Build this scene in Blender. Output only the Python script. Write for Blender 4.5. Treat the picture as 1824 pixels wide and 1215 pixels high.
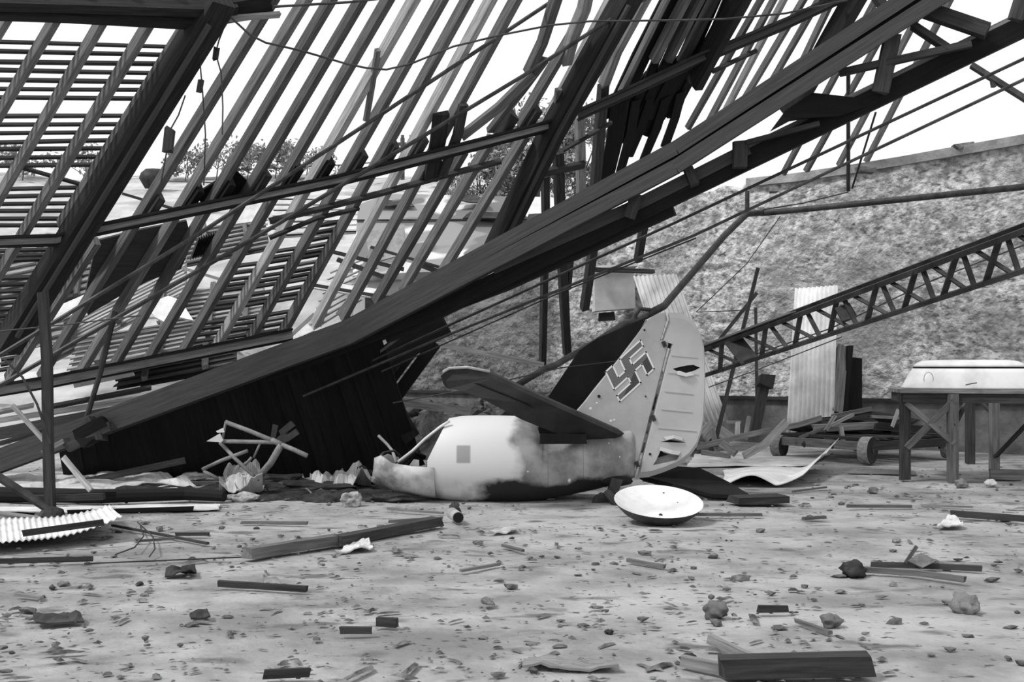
import bpy, bmesh, math, random
from mathutils import Vector as V, noise, geometry
random.seed(7)
for o in list(bpy.data.objects): bpy.data.objects.remove(o)
sc = bpy.context.scene
C = sc.collection
# ---------------------------------------------------------------- camera
F, CX, YH, CH = 2000.0, 912.0, 650.0, 1.5      # focal length in px, principal column, horizon row, eye height
cd = bpy.data.cameras.new('camera'); cam = bpy.data.objects.new('camera', cd); C.objects.link(cam)
cam.location = (0, 0, CH); cam.rotation_euler = (math.pi/2, 0, 0)
cd.sensor_fit = 'HORIZONTAL'; cd.sensor_width = 36.0; cd.lens = 36.0*F/1824
cd.shift_y = (YH-607.5)/1824; cd.clip_end = 500
sc.camera = cam
# ---------------------------------------------------------------- light
w = bpy.data.worlds.new('overcast_sky'); sc.world = w; w.use_nodes = True
bg = w.node_tree.nodes['Background']; bg.inputs[0].default_value = (1, 1, 1, 1); bg.inputs[1].default_value = 1.02
sd = bpy.data.lights.new('sun', 'SUN'); sd.energy = 2.6; sd.angle = math.radians(9)
sun = bpy.data.objects.new('sun', sd); C.objects.link(sun); sun.location = (-8, -6, 14)
sun.rotation_euler = V((-0.66, -0.30, 0.90)).to_track_quat('Z', 'Y').to_euler()
vs = sc.view_settings; vs.view_transform = 'Standard'; vs.look = 'None'; vs.exposure = 0.0; vs.gamma = 1.0
vs.use_curve_mapping = False

# ---------------------------------------------------------------- helpers
def up(x, y, Y): return V(((x-CX)/F*Y, Y, CH-(y-YH)/F*Y))
def gnd(x, y, z=0.0):
    Y = F*(CH-z)/(y-YH); return V(((x-CX)/F*Y, Y, z))
def plane3(a, b, c):
    n = (b-a).cross(c-a).normalized(); return (n, a)
ROOF = plane3(up(1400, 320, 20.5), up(200, 660, 16.5), up(540, 0, 13.0))
RN = ROOF[0]
if RN.z < 0: RN = -RN
def hit(x, y, pl=ROOF, off=0.0):
    d = V(((x-CX)/F, 1, -(y-YH)/F)); o = V((0, 0, CH)); n, a = pl
    n2 = n if n.z > 0 else -n
    a = a+n2*off
    return o+d*((a-o).dot(n)/d.dot(n))
class M:
    def __init__(s): s.v = []; s.f = []; s.uv = []
    def face(s, idx, uv=None):
        s.f.append(tuple(idx)); s.uv.append(uv or [(0, 0)]*len(idx))
    def beam(s, pts, w, d, nrm=(0, -1, 0), jit=.0, seg=.7, taper=1.0):
        pts = [V(p) for p in pts]; nrm = V(nrm)
        P = [pts[0]]
        for a, b in zip(pts, pts[1:]):
            n = max(1, min(3 if len(pts) == 2 else 2, int((b-a).length/seg)))
            for k in range(1, n+1): P.append(a.lerp(b, k/n))
        base = len(s.v); L = 0; ls = []
        for i, p in enumerate(P):
            t = (P[min(i+1, len(P)-1)]-P[max(i-1, 0)]).normalized()
            sd_ = t.cross(nrm)
            if sd_.length < 1e-4: sd_ = t.cross(V((1, 0, 0)))
            sd_.normalize(); nn = sd_.cross(t).normalized()
            if i: L += (P[i]-P[i-1]).length
            ls.append(L); k = 1+(taper-1)*i/max(1, len(P)-1)
            for a, b in ((-1, -1), (1, -1), (1, 1), (-1, 1)):
                e = t*(random.uniform(-1, 1)*jit*w*2.2) if i in (0, len(P)-1) else V((0, 0, 0))
                s.v.append(p+sd_*(a*w/2*k*(1+random.uniform(-jit, jit)))+nn*(b*d/2*k*(1+random.uniform(-jit, jit)))+e)
        pw = [0, w, w+d, 2*w+d, 2*w+2*d]; r = random.random()*50
        for i in range(len(P)-1):
            for k in range(4):
                a = base+i*4+k; b = base+i*4+(k+1) % 4
                s.face((a, b, b+4, a+4), [(ls[i]+r, pw[k]), (ls[i]+r, pw[k+1]), (ls[i+1]+r, pw[k+1]), (ls[i+1]+r, pw[k])])
        e = base+(len(P)-1)*4
        s.face((base+3, base+2, base+1, base), [(r, 0), (r, w), (r+d, w), (r+d, 0)])
        s.face((e, e+1, e+2, e+3), [(r, 0), (r, w), (r+d, w), (r+d, 0)]); return s
    def tube(s, pts, r, n=8, close=True, r2=None):
        pts = [V(p) for p in pts]; base = len(s.v); pn = None
        for i, p in enumerate(pts):
            t = (pts[min(i+1, len(pts)-1)]-pts[max(i-1, 0)]).normalized()
            if pn is None: pn = t.orthogonal().normalized()
            else:
                pn = pn-t*pn.dot(t); pn.normalize()
            b = t.cross(pn); rr = r if r2 is None else r+(r2-r)*i/max(1, len(pts)-1)
            for k in range(n):
                a = 2*math.pi*k/n; s.v.append(p+pn*(math.cos(a)*rr)+b*(math.sin(a)*rr))
        for i in range(len(pts)-1):
            for k in range(n):
                a = base+i*n+k; b = base+i*n+(k+1) % n; s.face((a, b, b+n, a+n), [(i, k), (i, k+1), (i+1, k+1), (i+1, k)])
        if close:
            s.face(tuple(base+k for k in range(n))[::-1]); e = base+(len(pts)-1)*n; s.face(tuple(e+k for k in range(n)))
        return s
    def grid(s, c00, c10, c11, c01, nu, nv, fn=None, th=0.0, tn=None):
        """bilinear quad patch, fn(u,v,p,n)->p, optional thickness"""
        base = len(s.v); n0 = ((V(c10)-V(c00)).cross(V(c01)-V(c00))).normalized()
        lay = [0.0] if th == 0 else [0.0, -th]
        for l in lay:
            for j in range(nv+1):
                for i in range(nu+1):
                    u = i/nu; v = j/nv
                    p = V(c00)*(1-u)*(1-v)+V(c10)*u*(1-v)+V(c11)*u*v+V(c01)*(1-u)*v
                    if fn: p = fn(u, v, p, n0)
                    s.v.append(p+n0*l)
        N = (nu+1)*(nv+1)
        for j in range(nv):
            for i in range(nu):
                a = base+j*(nu+1)+i; q = (a, a+1, a+nu+2, a+nu+1)
                uv = [(i/nu, j/nv), ((i+1)/nu, j/nv), ((i+1)/nu, (j+1)/nv), (i/nu, (j+1)/nv)]
                s.face(q, uv)
                if th: s.face(tuple(k+N for k in q)[::-1], uv[::-1])
        if th:
            ed = [base+i for i in range(nu+1)]+[base+j*(nu+1)+nu for j in range(1, nv+1)]
            ed += [base+nv*(nu+1)+i for i in range(nu-1, -1, -1)]+[base+j*(nu+1) for j in range(nv-1, 0, -1)]
            for a, b in zip(ed, ed[1:]+ed[:1]): s.face((b, a, a+N, b+N))
        return s
    def slab(s, outline, t, inset=0.0, nrm=(0, -1, 0), holes=(), back=True):
        """flat shape with thickness; outline list of V in a plane, nrm towards the viewer; holes cut the front skin"""
        nrm = V(nrm); out = [V(p) for p in outline]
        c = sum(out, V((0, 0, 0)))/len(out); base = len(s.v); n = len(out)
        ins = [p+(c-p)*inset for p in out]
        fr = [p+nrm*t/2 for p in ins]; bk = [p-nrm*t/2 for p in ins]
        if inset:
            s.v += out
        off = len(s.v); s.v += fr; ob = len(s.v); s.v += bk
        hv = [[V(h)+nrm*t/2 for h in H] for H in holes]; ho = len(s.v)
        for H in hv: s.v += H
        tri = geometry.tessellate_polygon([fr]+hv)
        def mp(i): return off+i if i < n else ho+i-n
        for q in tri: s.face([mp(i) for i in q], [(s.v[mp(i)].x, s.v[mp(i)].z) for i in q])
        for q in geometry.tessellate_polygon([bk]): s.face([ob+i for i in q][::-1], [(s.v[ob+i].x, s.v[ob+i].z) for i in q])
        for i in range(n):
            j = (i+1) % n
            if inset:
                s.face((base+i, base+j, off+j, off+i)); s.face((base+j, base+i, ob+i, ob+j))
            else: s.face((off+i, ob+i, ob+j, off+j))
        return s
    def loft(s, rings, caps=(False, False), closed=True):
        base = len(s.v); n = len(rings[0])
        for R in rings: s.v += [V(p) for p in R]
        for i in range(len(rings)-1):
            for k in range(n if closed else n-1):
                a = base+i*n+k; b = base+i*n+(k+1) % n; s.face((a, b, b+n, a+n), [(i, k/n), (i, (k+1)/n), (i+1, (k+1)/n), (i+1, k/n)])
        if caps[0]: s.face(tuple(base+k for k in range(n))[::-1])
        if caps[1]: s.face(tuple(base+(len(rings)-1)*n+k for k in range(n)))
        return s
    def lump(s, c, r, sq=(1, 1, .7), sub=1, amp=.3, seed=0):
        bm = bmesh.new(); bmesh.ops.create_icosphere(bm, subdivisions=sub, radius=1); base = len(s.v)
        for v in bm.verts:
            k = 1+amp*noise.noise(v.co*1.7+V((seed*3.1, seed*1.7, seed)))
            s.v.append(V(c)+V((v.co.x*r*sq[0]*k, v.co.y*r*sq[1]*k, v.co.z*r*sq[2]*k)))
        for f in bm.faces: s.face([base+v.index for v in f.verts])
        bm.free(); return s
    def build(s, name, mat, parent=None, smooth=False, fixn=True):
        me = bpy.data.meshes.new(name)
        lo = V((min(v[i] for v in s.v) for i in range(3))); hi = V((max(v[i] for v in s.v) for i in range(3)))
        org = V(((lo.x+hi.x)/2, (lo.y+hi.y)/2, lo.z))
        me.from_pydata([tuple(v-org) for v in s.v], [], s.f)
        ul = me.uv_layers.new(name='UVMap'); fl = [c for u in s.uv for q in u for c in q]
        if len(fl) == 2*len(ul.data): ul.data.foreach_set('uv', fl)
        if fixn:
            bm = bmesh.new(); bm.from_mesh(me); bmesh.ops.recalc_face_normals(bm, faces=bm.faces); bm.to_mesh(me); bm.free()
        if smooth: me.polygons.foreach_set('use_smooth', [True]*len(me.polygons))
        me.materials.append(mat); me.update()
        o = bpy.data.objects.new(name, me); C.objects.link(o); o.location = org
        if parent is not None:
            o.parent = parent; q = parent; loc = V((0, 0, 0))
            while q is not None: loc += q.location; q = q.parent
            o.location = org-loc
        return o
def tag(o, label=None, cat=None, group=None, kind=None):
    if label: o['label'] = label
    if cat: o['category'] = cat
    if group: o['group'] = group
    if kind: o['kind'] = kind
    return o
def thing(name, loc, label, cat, group=None):
    o = bpy.data.objects.new(name, None); o.empty_display_size = .2; C.objects.link(o); o.location = loc
    return tag(o, label, cat, group)
def px(n, Y): return n*Y/F

# ---------------------------------------------------------------- materials (black-and-white photograph: greys only)
def mat(name, lo, hi, scale=6.0, detail=6, rough=.8, bump=.0, bscale=30., coord='Object', stretch=(1, 1, 1), var=.0, p0=.35, p1=.68, metallic=0., extra=None):
    m = bpy.data.materials.new(name); m.use_nodes = True; N = m.node_tree.nodes; L = m.node_tree.links
    b = N['Principled BSDF']; b.inputs['Roughness'].default_value = rough; b.inputs['Metallic'].default_value = metallic
    if 'Specular IOR Level' in b.inputs: b.inputs['Specular IOR Level'].default_value = .25
    tc = N.new('ShaderNodeTexCoord'); mp = N.new('ShaderNodeMapping'); mp.inputs['Scale'].default_value = stretch
    L.new(tc.outputs[coord], mp.inputs[0])
    nz = N.new('ShaderNodeTexNoise'); nz.inputs['Scale'].default_value = scale; nz.inputs['Detail'].default_value = detail
    nz.inputs['Roughness'].default_value = .62; L.new(mp.outputs[0], nz.inputs['Vector'])
    cr = N.new('ShaderNodeValToRGB'); e = cr.color_ramp.elements
    e[0].position = p0; e[0].color = (lo, lo, lo, 1); e[1].position = p1; e[1].color = (hi, hi, hi, 1)
    L.new(nz.outputs['Fac'], cr.inputs[0]); col = cr.outputs[0]
    if var:
        oi = N.new('ShaderNodeObjectInfo'); mr = N.new('ShaderNodeMapRange'); mr.inputs['To Min'].default_value = 1-var; mr.inputs['To Max'].default_value = 1+var
        L.new(oi.outputs['Random'], mr.inputs['Value'])
        vm = N.new('ShaderNodeVectorMath'); vm.operation = 'SCALE'; L.new(col, vm.inputs[0]); L.new(mr.outputs[0], vm.inputs['Scale']); col = vm.outputs[0]
    if extra: col = extra(N, L, tc, col)
    L.new(col, b.inputs['Base Color'])
    if bump:
        n2 = N.new('ShaderNodeTexNoise'); n2.inputs['Scale'].default_value = bscale; n2.inputs['Detail'].default_value = 8; L.new(mp.outputs[0], n2.inputs['Vector'])
        bp = N.new('ShaderNodeBump'); bp.inputs['Strength'].default_value = bump; bp.inputs['Distance'].default_value = .05
        L.new(n2.outputs['Fac'], bp.inputs['Height']); L.new(bp.outputs[0], b.inputs['Normal'])
    return m
def blend(N, L, col, fac, v, lo=0., hi=1.):
    mx = N.new('ShaderNodeMix'); mx.data_type = 'RGBA'; L.new(fac, mx.inputs['Factor']); L.new(col, mx.inputs['A']); mx.inputs['B'].default_value = (v, v, v, 1)
    return mx.outputs['Result']
def nfac(N, L, tc, scale, a, b, detail=4, coord='Object', stretch=(1, 1, 1), off=(0, 0, 0)):
    mp = N.new('ShaderNodeMapping'); mp.inputs['Scale'].default_value = stretch; mp.inputs['Location'].default_value = off; L.new(tc.outputs[coord], mp.inputs[0])
    nz = N.new('ShaderNodeTexNoise'); nz.inputs['Scale'].default_value = scale; nz.inputs['Detail'].default_value = detail; L.new(mp.outputs[0], nz.inputs['Vector'])
    mr = N.new('ShaderNodeMapRange'); mr.inputs['From Min'].default_value = a; mr.inputs['From Max'].default_value = b; L.new(nz.outputs['Fac'], mr.inputs['Value'])
    return mr.outputs[0]
def wood(name, lo, hi, var=.3, **k): return mat(name, lo, hi, scale=3.0, coord='UV', stretch=(.7, 9, 1), var=var, bump=.15, bscale=4, rough=.85, **k)
WR = wood('rafter_timber', .07, .17, .3)
WL = wood('pale_split_timber', .2, .42, .25)
WD = wood('dark_and_shaded_timber', .022, .055, .3)  # dark wood; also holds the shade of the rear truss chord
WK = wood('burnt_timber', .010, .026, .25)
WT = wood('truss_timber', .045, .068, .12)
WM = wood('weathered_timber', .12, .28, .3)
WC = wood('charred_and_shaded_timber', .003, .010, .4)  # charred wood; also stands for shade on and under the truss
ML = mat('pale_sheet_metal', .48, .76, 3, rough=.55, var=.1)
MWw = mat('whitewashed_iron', .6, .84, 3, rough=.6)
MG = mat('galvanised_iron', .25, .5, 2.5, rough=.5, var=.15, bump=.1, stretch=(1, 1, .3))
MD = mat('sooty_iron', .015, .05, 4, rough=.6, var=.3)
MI = mat('iron_pipe', .018, .055, 6, rough=.5, var=.25)
MW = mat('white_enamel', .48, .7, 2.2, rough=.4, p0=.3, p1=.55)
MR = mat('ash_rubble', .12, .55, 5, rough=.95, bump=.6, bscale=12)
MTu = mat('scorched_tube', .1, .3, 4, 7, rough=.6)
MK = mat('near_black_sheet', .004, .012, 3, rough=.9)  # near-black for the sheet behind the fin and the trailing tailplane
MS = mat('grey_stone', .1, .26, 5, rough=.9, bump=.5, bscale=14, var=.3)
MP = mat('pale_paper', .35, .6, 4, rough=.9, var=.2)
MLf = mat('leaf', .14, .42, 1.2, rough=.8)  # kept pale so the haze of distance sits in the colour
MBk = mat('bark', .05, .12, 5, rough=.9)
MIns = mat('dark_interior_and_shade', .01, .02, 4, rough=.9)
# ================================================================ SETTING
def interp(tab, x):
    if x <= tab[0][0]: return tab[0][1]
    for (a, b), (c, d) in zip(tab, tab[1:]):
        if x <= c: return b+(d-b)*(x-a)/(c-a)
    return tab[-1][1]
def fbm(p, o=4):
    r = 0; a = 1; f = 1
    for _ in range(o): r += a*noise.noise(p*f); a *= .5; f *= 2.1
    return r
# ---- ground
def g_extra(N, L, tc, col):
    col = blend(N, L, col, nfac(N, L, tc, .35, .48, .72, 5, stretch=(.6, 1.2, 1)), .41)
    col = blend(N, L, col, nfac(N, L, tc, .8, .54, .7, 6, off=(5, 3, 0), stretch=(.5, 1.3, 1)), .17)
    col = blend(N, L, col, nfac(N, L, tc, 3.2, .585, .68, 6, stretch=(.6, 1.2, 1)), .12)
    col = blend(N, L, col, nfac(N, L, tc, 16, .62, .70, 4, stretch=(.7, 1, 1)), .06)
    return col
MGd = mat('dusty_floor', .18, .35, 1.6, 10, rough=.95, bump=.35, bscale=18, p0=.36, p1=.62, extra=g_extra)
m = M()
ys = [-4+i*1.0 for i in range(7)]+[3+.11*i for i in range(1, 110)]+[15.2+.5*i for i in range(26)]
xs = [-18+i*.16 for i in range(226)]
for Y in ys:
    for X in xs:
        z = 0.018*fbm(V((X*.9, Y*.9, 0)), 3)+0.010*max(0, noise.noise(V((X*3.1, Y*3.1, 4))))
        m.v.append(V((X, Y, z-.012)))
nx = len(xs)
for j in range(len(ys)-1):
    for i in range(nx-1):
        a = j*nx+i; m.face((a, a+1, a+nx+1, a+nx))
tag(m.build('ground', MGd, smooth=True, fixn=False), 'pale dusty hangar floor strewn with debris', kind='structure')
# ---- rough wall (stands where the yard ends, broken down towards the left)
def wY(X): return 20.6-.766*(X-6.57)
WN = V((-.766, -1, 0)).normalized()
TOP = [(600, 655), (700, 600), (760, 576), (850, 518), (930, 482), (1000, 455), (1060, 432), (1100, 412), (1180, 372), (1240, 348), (1310, 330), (1400, 322), (1550, 300), (1824, 252), (2600, 90)]
def w_extra(N, L, tc, col):
    col = blend(N, L, col, nfac(N, L, tc, 9.5, .50, .70, 8, stretch=(.8, .8, 1.6)), .10)
    col = blend(N, L, col, nfac(N, L, tc, 3.4, .52, .70, 8, off=(3, 3, 3), stretch=(.7, .7, 1.5)), .17)
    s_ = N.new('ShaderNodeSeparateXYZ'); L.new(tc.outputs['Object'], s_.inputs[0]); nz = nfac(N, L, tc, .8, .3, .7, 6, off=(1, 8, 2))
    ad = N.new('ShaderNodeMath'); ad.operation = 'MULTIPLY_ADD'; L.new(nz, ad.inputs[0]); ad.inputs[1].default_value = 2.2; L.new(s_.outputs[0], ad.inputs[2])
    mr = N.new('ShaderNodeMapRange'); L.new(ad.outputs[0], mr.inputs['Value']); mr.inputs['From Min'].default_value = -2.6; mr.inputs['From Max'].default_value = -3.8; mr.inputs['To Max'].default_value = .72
    col = blend(N, L, col, mr.outputs[0], .045)      # left end darkened: shade of the fallen roof painted into the wall
    col = blend(N, L, col, nfac(N, L, tc, .5, .5, .75, 5, off=(9, 2, 1)), .24)
    return col
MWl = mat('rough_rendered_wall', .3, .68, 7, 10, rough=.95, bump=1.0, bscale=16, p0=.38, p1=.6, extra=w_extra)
m = M(); NX = 300; NZ = 84; cols = []
for i in range(NX+1):
    X = -4.6+(15.5+4.6)*i/NX; Y = wY(X); pxx = CX+F*X/Y
    ty = interp(TOP, pxx); zt = CH-(ty-YH)/F*Y
    if pxx < 1320: zt += .16*noise.noise(V((X*2.3, 3, 0)))+.07*noise.noise(V((X*7, 1, 0)))
    cols.append((X, Y, zt))
    for j in range(NZ+1):
        z = -.1+(zt+.1)*j/NZ; p = V((X, Y, z))
        q = V((X*1.3+Y*.2, z*1.3, .4)); k = fbm(q*1.6, 3)*.05
        k += .055*abs(noise.noise(V((q.x*2.6, q.y*3.6, 7))))**.7+.03*noise.noise(V((q.x*7, q.y*9, 2)))
        if j == NZ: k *= .2
        m.v.append(p+WN*k)
for i in range(NX):
    for j in range(NZ):
        a = i*(NZ+1)+j; b = a+NZ+1; m.face((a, b, b+1, a+1))
fb = len(m.v)
for (X, Y, zt) in cols:
    m.v.append(V((X, Y, zt))-WN*.55); m.v.append(V((X, Y, -.1))-WN*.55)
for i in range(NX):
    a = fb+2*i; t0 = i*(NZ+1)+NZ; t1 = t0+NZ+1
    m.face((t0, t1, a+2, a)); m.face((a, a+2, a+3, a+1))
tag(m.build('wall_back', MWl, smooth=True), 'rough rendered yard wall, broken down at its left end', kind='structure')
# coping and plinth
MCo = mat('concrete_coping', .2, .38, 3, rough=.9, bump=.3, bscale=20)
MPl = mat('plinth_concrete', .09, .2, 2.5, rough=.9, bump=.3, bscale=15)
m = M(); cp = [V((X, Y, zt+.02)) for (X, Y, zt) in cols if CX+F*X/Y > 1330]
m.beam([c-WN*.2 for c in cp[::12]]+[cp[-1]-WN*.2], .16, .62, nrm=WN, jit=.02)
tag(m.build('trim_1', MCo), 'smooth coping along the top of the rough wall', kind='structure')
m = M(); pa = V((-3.5, wY(-3.5), .40)); pb = V((15.4, wY(15.4), .40))
m.beam([pa+WN*.06, pb+WN*.06], .88, .16, nrm=WN)
o = tag(m.build('trim_2', MPl), 'plain concrete plinth at the foot of the rough wall', kind='structure')
m = M(); m.beam([pa+WN*.11+V((0, 0, .46)), pb+WN*.11+V((0, 0, .46))], .06, .22, nrm=WN)
m.build('plinth_ledge', WD, o)
# ---- pale hillside behind the collapsed roof
def hz(X, Y):
    t = interp([(20, -.05), (23, .1), (26, 1.0), (30, 2.3), (36, 4.9), (44, 8.3), (48, 9.6), (56, 10.0), (75, 10)], Y)
    k = max(0, min(1, (7.5-X)/5.0)); k = k*k*(3-2*k)
    w_ = max(0, min(1, (Y-wY(X)-.6)/3.0)); b_ = max(0, min(1, (X+8)/3.0)); k *= 1-b_*(1-w_)
    return t*k+.25*fbm(V((X*.25, Y*.25, 2)), 4)*min(1, max(0, Y-22)/6)
def h_extra(N, L, tc, col):
    col = blend(N, L, col, nfac(N, L, tc, .5, .55, .68, 5, stretch=(.4, 1.2, 1)), .30)
    col = blend(N, L, col, nfac(N, L, tc, 1.7, .60, .68, 5, stretch=(.35, 1.2, 1)), .14)
    return col
MH = mat('pale_hillside', .34, .6, .8, 8, rough=.95, bump=.4, bscale=4, extra=h_extra)
m = M(); hx = [-42+i*.55 for i in range(96)]; hy = [21.5+i*.6 for i in range(60)]
for Y in hy:
    for X in hx: m.v.append(V((X, Y, hz(X, Y)-.03)))
n_ = len(hx)
for j in range(len(hy)-1):
    for i in range(n_-1):
        a = j*n_+i; m.face((a, a+1, a+n_+1, a+n_))
tag(m.build('hillside', MH, smooth=True, fixn=False), 'pale bare hillside rising behind the collapsed roof', kind='structure')
def onhill(x, y):
    """where the sight line through a pixel meets the hillside"""
    Y = 22.0
    while Y < 56:
        p = up(x, y, Y)
        if p.z <= hz(p.x, Y): return p
        Y += .1
    return up(x, y, 48)
# ---- far building with a pale patched roof
def camo(N, L, tc, col):
    col = blend(N, L, col, nfac(N, L, tc, .33, .52, .54, 2, off=(1.3, 4, 2)), .26)
    col = blend(N, L, col, nfac(N, L, tc, .45, .57, .59, 2, off=(7, 1, 5)), .16)
    return col
MCm = mat('patch_painted_roofing', .55, .72, 1.2, 4, rough=.8, bump=.15, bscale=6, extra=camo)
MBw = mat('pale_building_wall', .4, .62, 1.5, rough=.9)
b = thing('far_building', up(800, 560, 29)*1.0, 'pale low building with patch-painted roof beyond the fallen rafters', 'building')
e0, e1, r1_, r0_ = up(628, 492, 27.5), up(1010, 470, 27.5), up(1000, 352, 32), up(640, 344, 32)
M().grid(e0, e1, r1_, r0_, 14, 8, lambda u, v, p, n: p+n*.03*fbm(p*.7, 3), th=.18).build('roof', MCm, b)
for k in range(1):
    y_ = .62; M().beam([e0.lerp(r0_, y_)+V((0, -.03, .03)), e1.lerp(r1_, y_)+V((0, -.03, .03))], .05, .06).build('roof_seam', MD, b)
M().beam([e0+V((0, .4, -1.2)), e1+V((0, .4, -1.2))], 2.3, .3).build('wall', MBw, b)
for k in range(5):
    q = e0.lerp(e1, .12+.18*k)+V((0, .22, -1.0)); M().beam([q+V((-.35, 0, 0)), q+V((.35, 0, 0))], 1.0, .08).build('window', MD, b)
for (x, y, ww) in ((885, 388, 60), (840, 358, 30), (960, 392, 22), (706, 365, 34)):
    q = up(x, y, 30); pl = plane3(e0, e1, r0_); p = hit(x, y, pl, .06)
    m = M(); m.grid(p+V((-px(ww, 30), -.1, 0)), p+V((px(ww, 30), -.1, -.05)), p+V((px(ww*.7, 30), .35, .18)), p+V((-px(ww*.8, 30), .3, .2)), 8, 2, lambda u, v, p, n: p+V((0, 0, .06*noise.noise(p*3))), th=.03)
    m.build('roof_hole', MD, b)
# ---- trees, bushes and line poles along the skyline
def tree(name, base, H, R, label, n=900, group=None, sq=1.0, stems=4, leaf=.16, cat='tree'):
    t = thing(name, base, label, cat, group); m = M()
    m.tube([base, base+V((.1, 0, H*.45)), base+V((.05, .1, H*.7))], .05*H/3, 6, r2=.02)
    for k in range(stems):
        a = k*6.28/stems+random.random(); s_ = base+V((0, 0, H*random.uniform(.25, .5)))
        m.tube([s_, s_+V((math.cos(a)*R*.6, math.sin(a)*R*.5, H*.3))], .03*H/3, 5, r2=.01)
    m.build('trunk', MBk, t)
    m = M(); bl = [(random.uniform(-.7, .7)*R, random.uniform(-.5, .5)*R, H*random.uniform(.35, .85), R*random.uniform(.25, .5)) for _ in range(9)]
    for _ in range(n):
        bx, by, bz, br = random.choice(bl)
        d = V((random.gauss(0, 1), random.gauss(0, 1), random.gauss(0, 1)*sq)).normalized()*br*random.uniform(.4, 1.05)
        c = base+V((bx, by, bz))+d; a = V((random.gauss(0, 1), random.gauss(0, 1), random.gauss(0, 1))).normalized(); b_ = a.orthogonal().normalized(); l = leaf*random.uniform(.6, 1.4)
        i = len(m.v); m.v += [c-a*l, c+b_*l*.5, c+a*l, c-b_*l*.5]; m.face((i, i+1, i+2, i+3))
    m.build('foliage', MLf, t, fixn=False)
for i, (x, y, H, R, lab) in enumerate([
    (330, 318, 1.0, 1.0, 'low scrubby bush on the skyline just right of the thick left beam'),
    (385, 318, 1.4, 1.2, 'tallest bush of the skyline row, behind the third rafter right of the thick beam'),
    (440, 318, 1.1, 1.2, 'bush on the skyline left of the stubby line pole'),
    (490, 318, 1.2, 1.3, 'wide bush on the skyline beside the stubby line pole'),
    (545, 317, 1.1, 1.3, 'rightmost bush of the skyline row above the long purlin'),
    (150, 322, 1.3, 1.5, 'bush on the skyline seen through the battens at upper left'),
    (40, 322, 1.2, 1.5, 'leftmost bush on the skyline seen through the battens')]):
    p = up(x, y, 47); p.z = hz(p.x, 47)-.05; tree('skyline_bush', p, H+.35, R, lab, 600, 'bushes on the skyline', .7, leaf=.09, cat='bush')
for x, y, H, R, lab in [(955, 372, 4.3, 2.0, 'leafy tree left of the dangling posts, beside the dark central beam'), (1030, 378, 4.0, 1.5, 'leafy tree seen between the dangling posts'), (850, 352, 2.0, 1.7, 'small pale tree behind the ridge of the far building')]:
    p = up(x, y, 38); p.z = hz(p.x, 38)-.1; H2 = (up(x, y, 38).z-p.z)+H; tree('leafy_tree', p, H2, R, lab, 3600, 'trees behind the far building', leaf=.085)
for x, y, t_, lab in ((511, 330, 276, 'stubby dark line pole among the skyline bushes'), (900, 350, 250, 'line pole with insulators left of the leafy tree'), (717, 340, 246, 'line pole with insulators above the long purlin'), (1059, 360, 212, 'line pole with insulators between the dangling posts')):
    p = up(x, y, 47); p.z = hz(p.x, 47)-.1; q = up(x, t_, 47); t = thing('line_pole', p, lab, 'pole', 'line poles on the skyline')
    M().tube([p, q], .09, 8).build('pole', MBk, t); M().beam([q+V((-.45, 0, -.25)), q+V((.45, 0, -.25))], .12, .12).build('crossarm', MBk, t)
    for s_ in (-.35, 0, .35): M().tube([q+V((s_, 0, -.2)), q+V((s_, 0, .05)), q+V((s_, 0, .12))], .07, 6).build('insulator', MS, t)
q = up(272, 318, 44); q.z = hz(q.x, 44)
m = M(); m.lump(q+V((0, 0, .42)), .5, (1, .8, .8), 2, .25, 3); tag(m.build('dark_boulder', MD, smooth=True), 'dark round boulder on the hillside crest by the thick left beam', 'boulder')
for i, (a, b2, lab) in enumerate((((290, 322), (600, 312), 'thin fence wire along the hillside crest'), ((420, 302), (900, 262), 'sagging line wire between the skyline poles'))):
    pts = [up(a[0]+(b2[0]-a[0])*k/10, a[1]+(b2[1]-a[1])*k/10+8*math.sin(math.pi*k/10), 46.5) for k in range(11)]
    tag(M().tube(pts, .025, 5).build('line_wire', MI), lab, 'wire', 'wires on the skyline')
# ================================================================ COLLAPSED ROOF (one nailed-together frame)
roof = thing('roof_wreckage', V((-5.2, 16.8, 1.0)), 'collapsed timber roof frame of bare rafters, purlins and battens leaning down to the left', 'roof frame')
def rtimb(name, pts, wp, d=.15, off=0., mt=WR, jit=.05, parent=None):
    P = [hit(x, y, off=off) for x, y in pts]; Ym = sum(p.y for p in P)/len(P)
    return M().beam(P, px(wp, Ym), d, RN, jit).build(name, mt, parent or roof)
def ext(l, dy):   # lengthen a rafter line upwards beyond the frame
    (x0, y0), (x1, y1) = l; k = dy/(y1-y0); return [(x0-(x1-x0)*k, y0-(y1-y0)*k), (x1, y1)]
def ly(l, x): (x0, y0), (x1, y1) = l; return y0+(y1-y0)*(x-x0)/(x1-x0)
def lx(l, y): (x0, y0), (x1, y1) = l; return x0+(x1-x0)*(y-y0)/(y1-y0)
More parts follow.
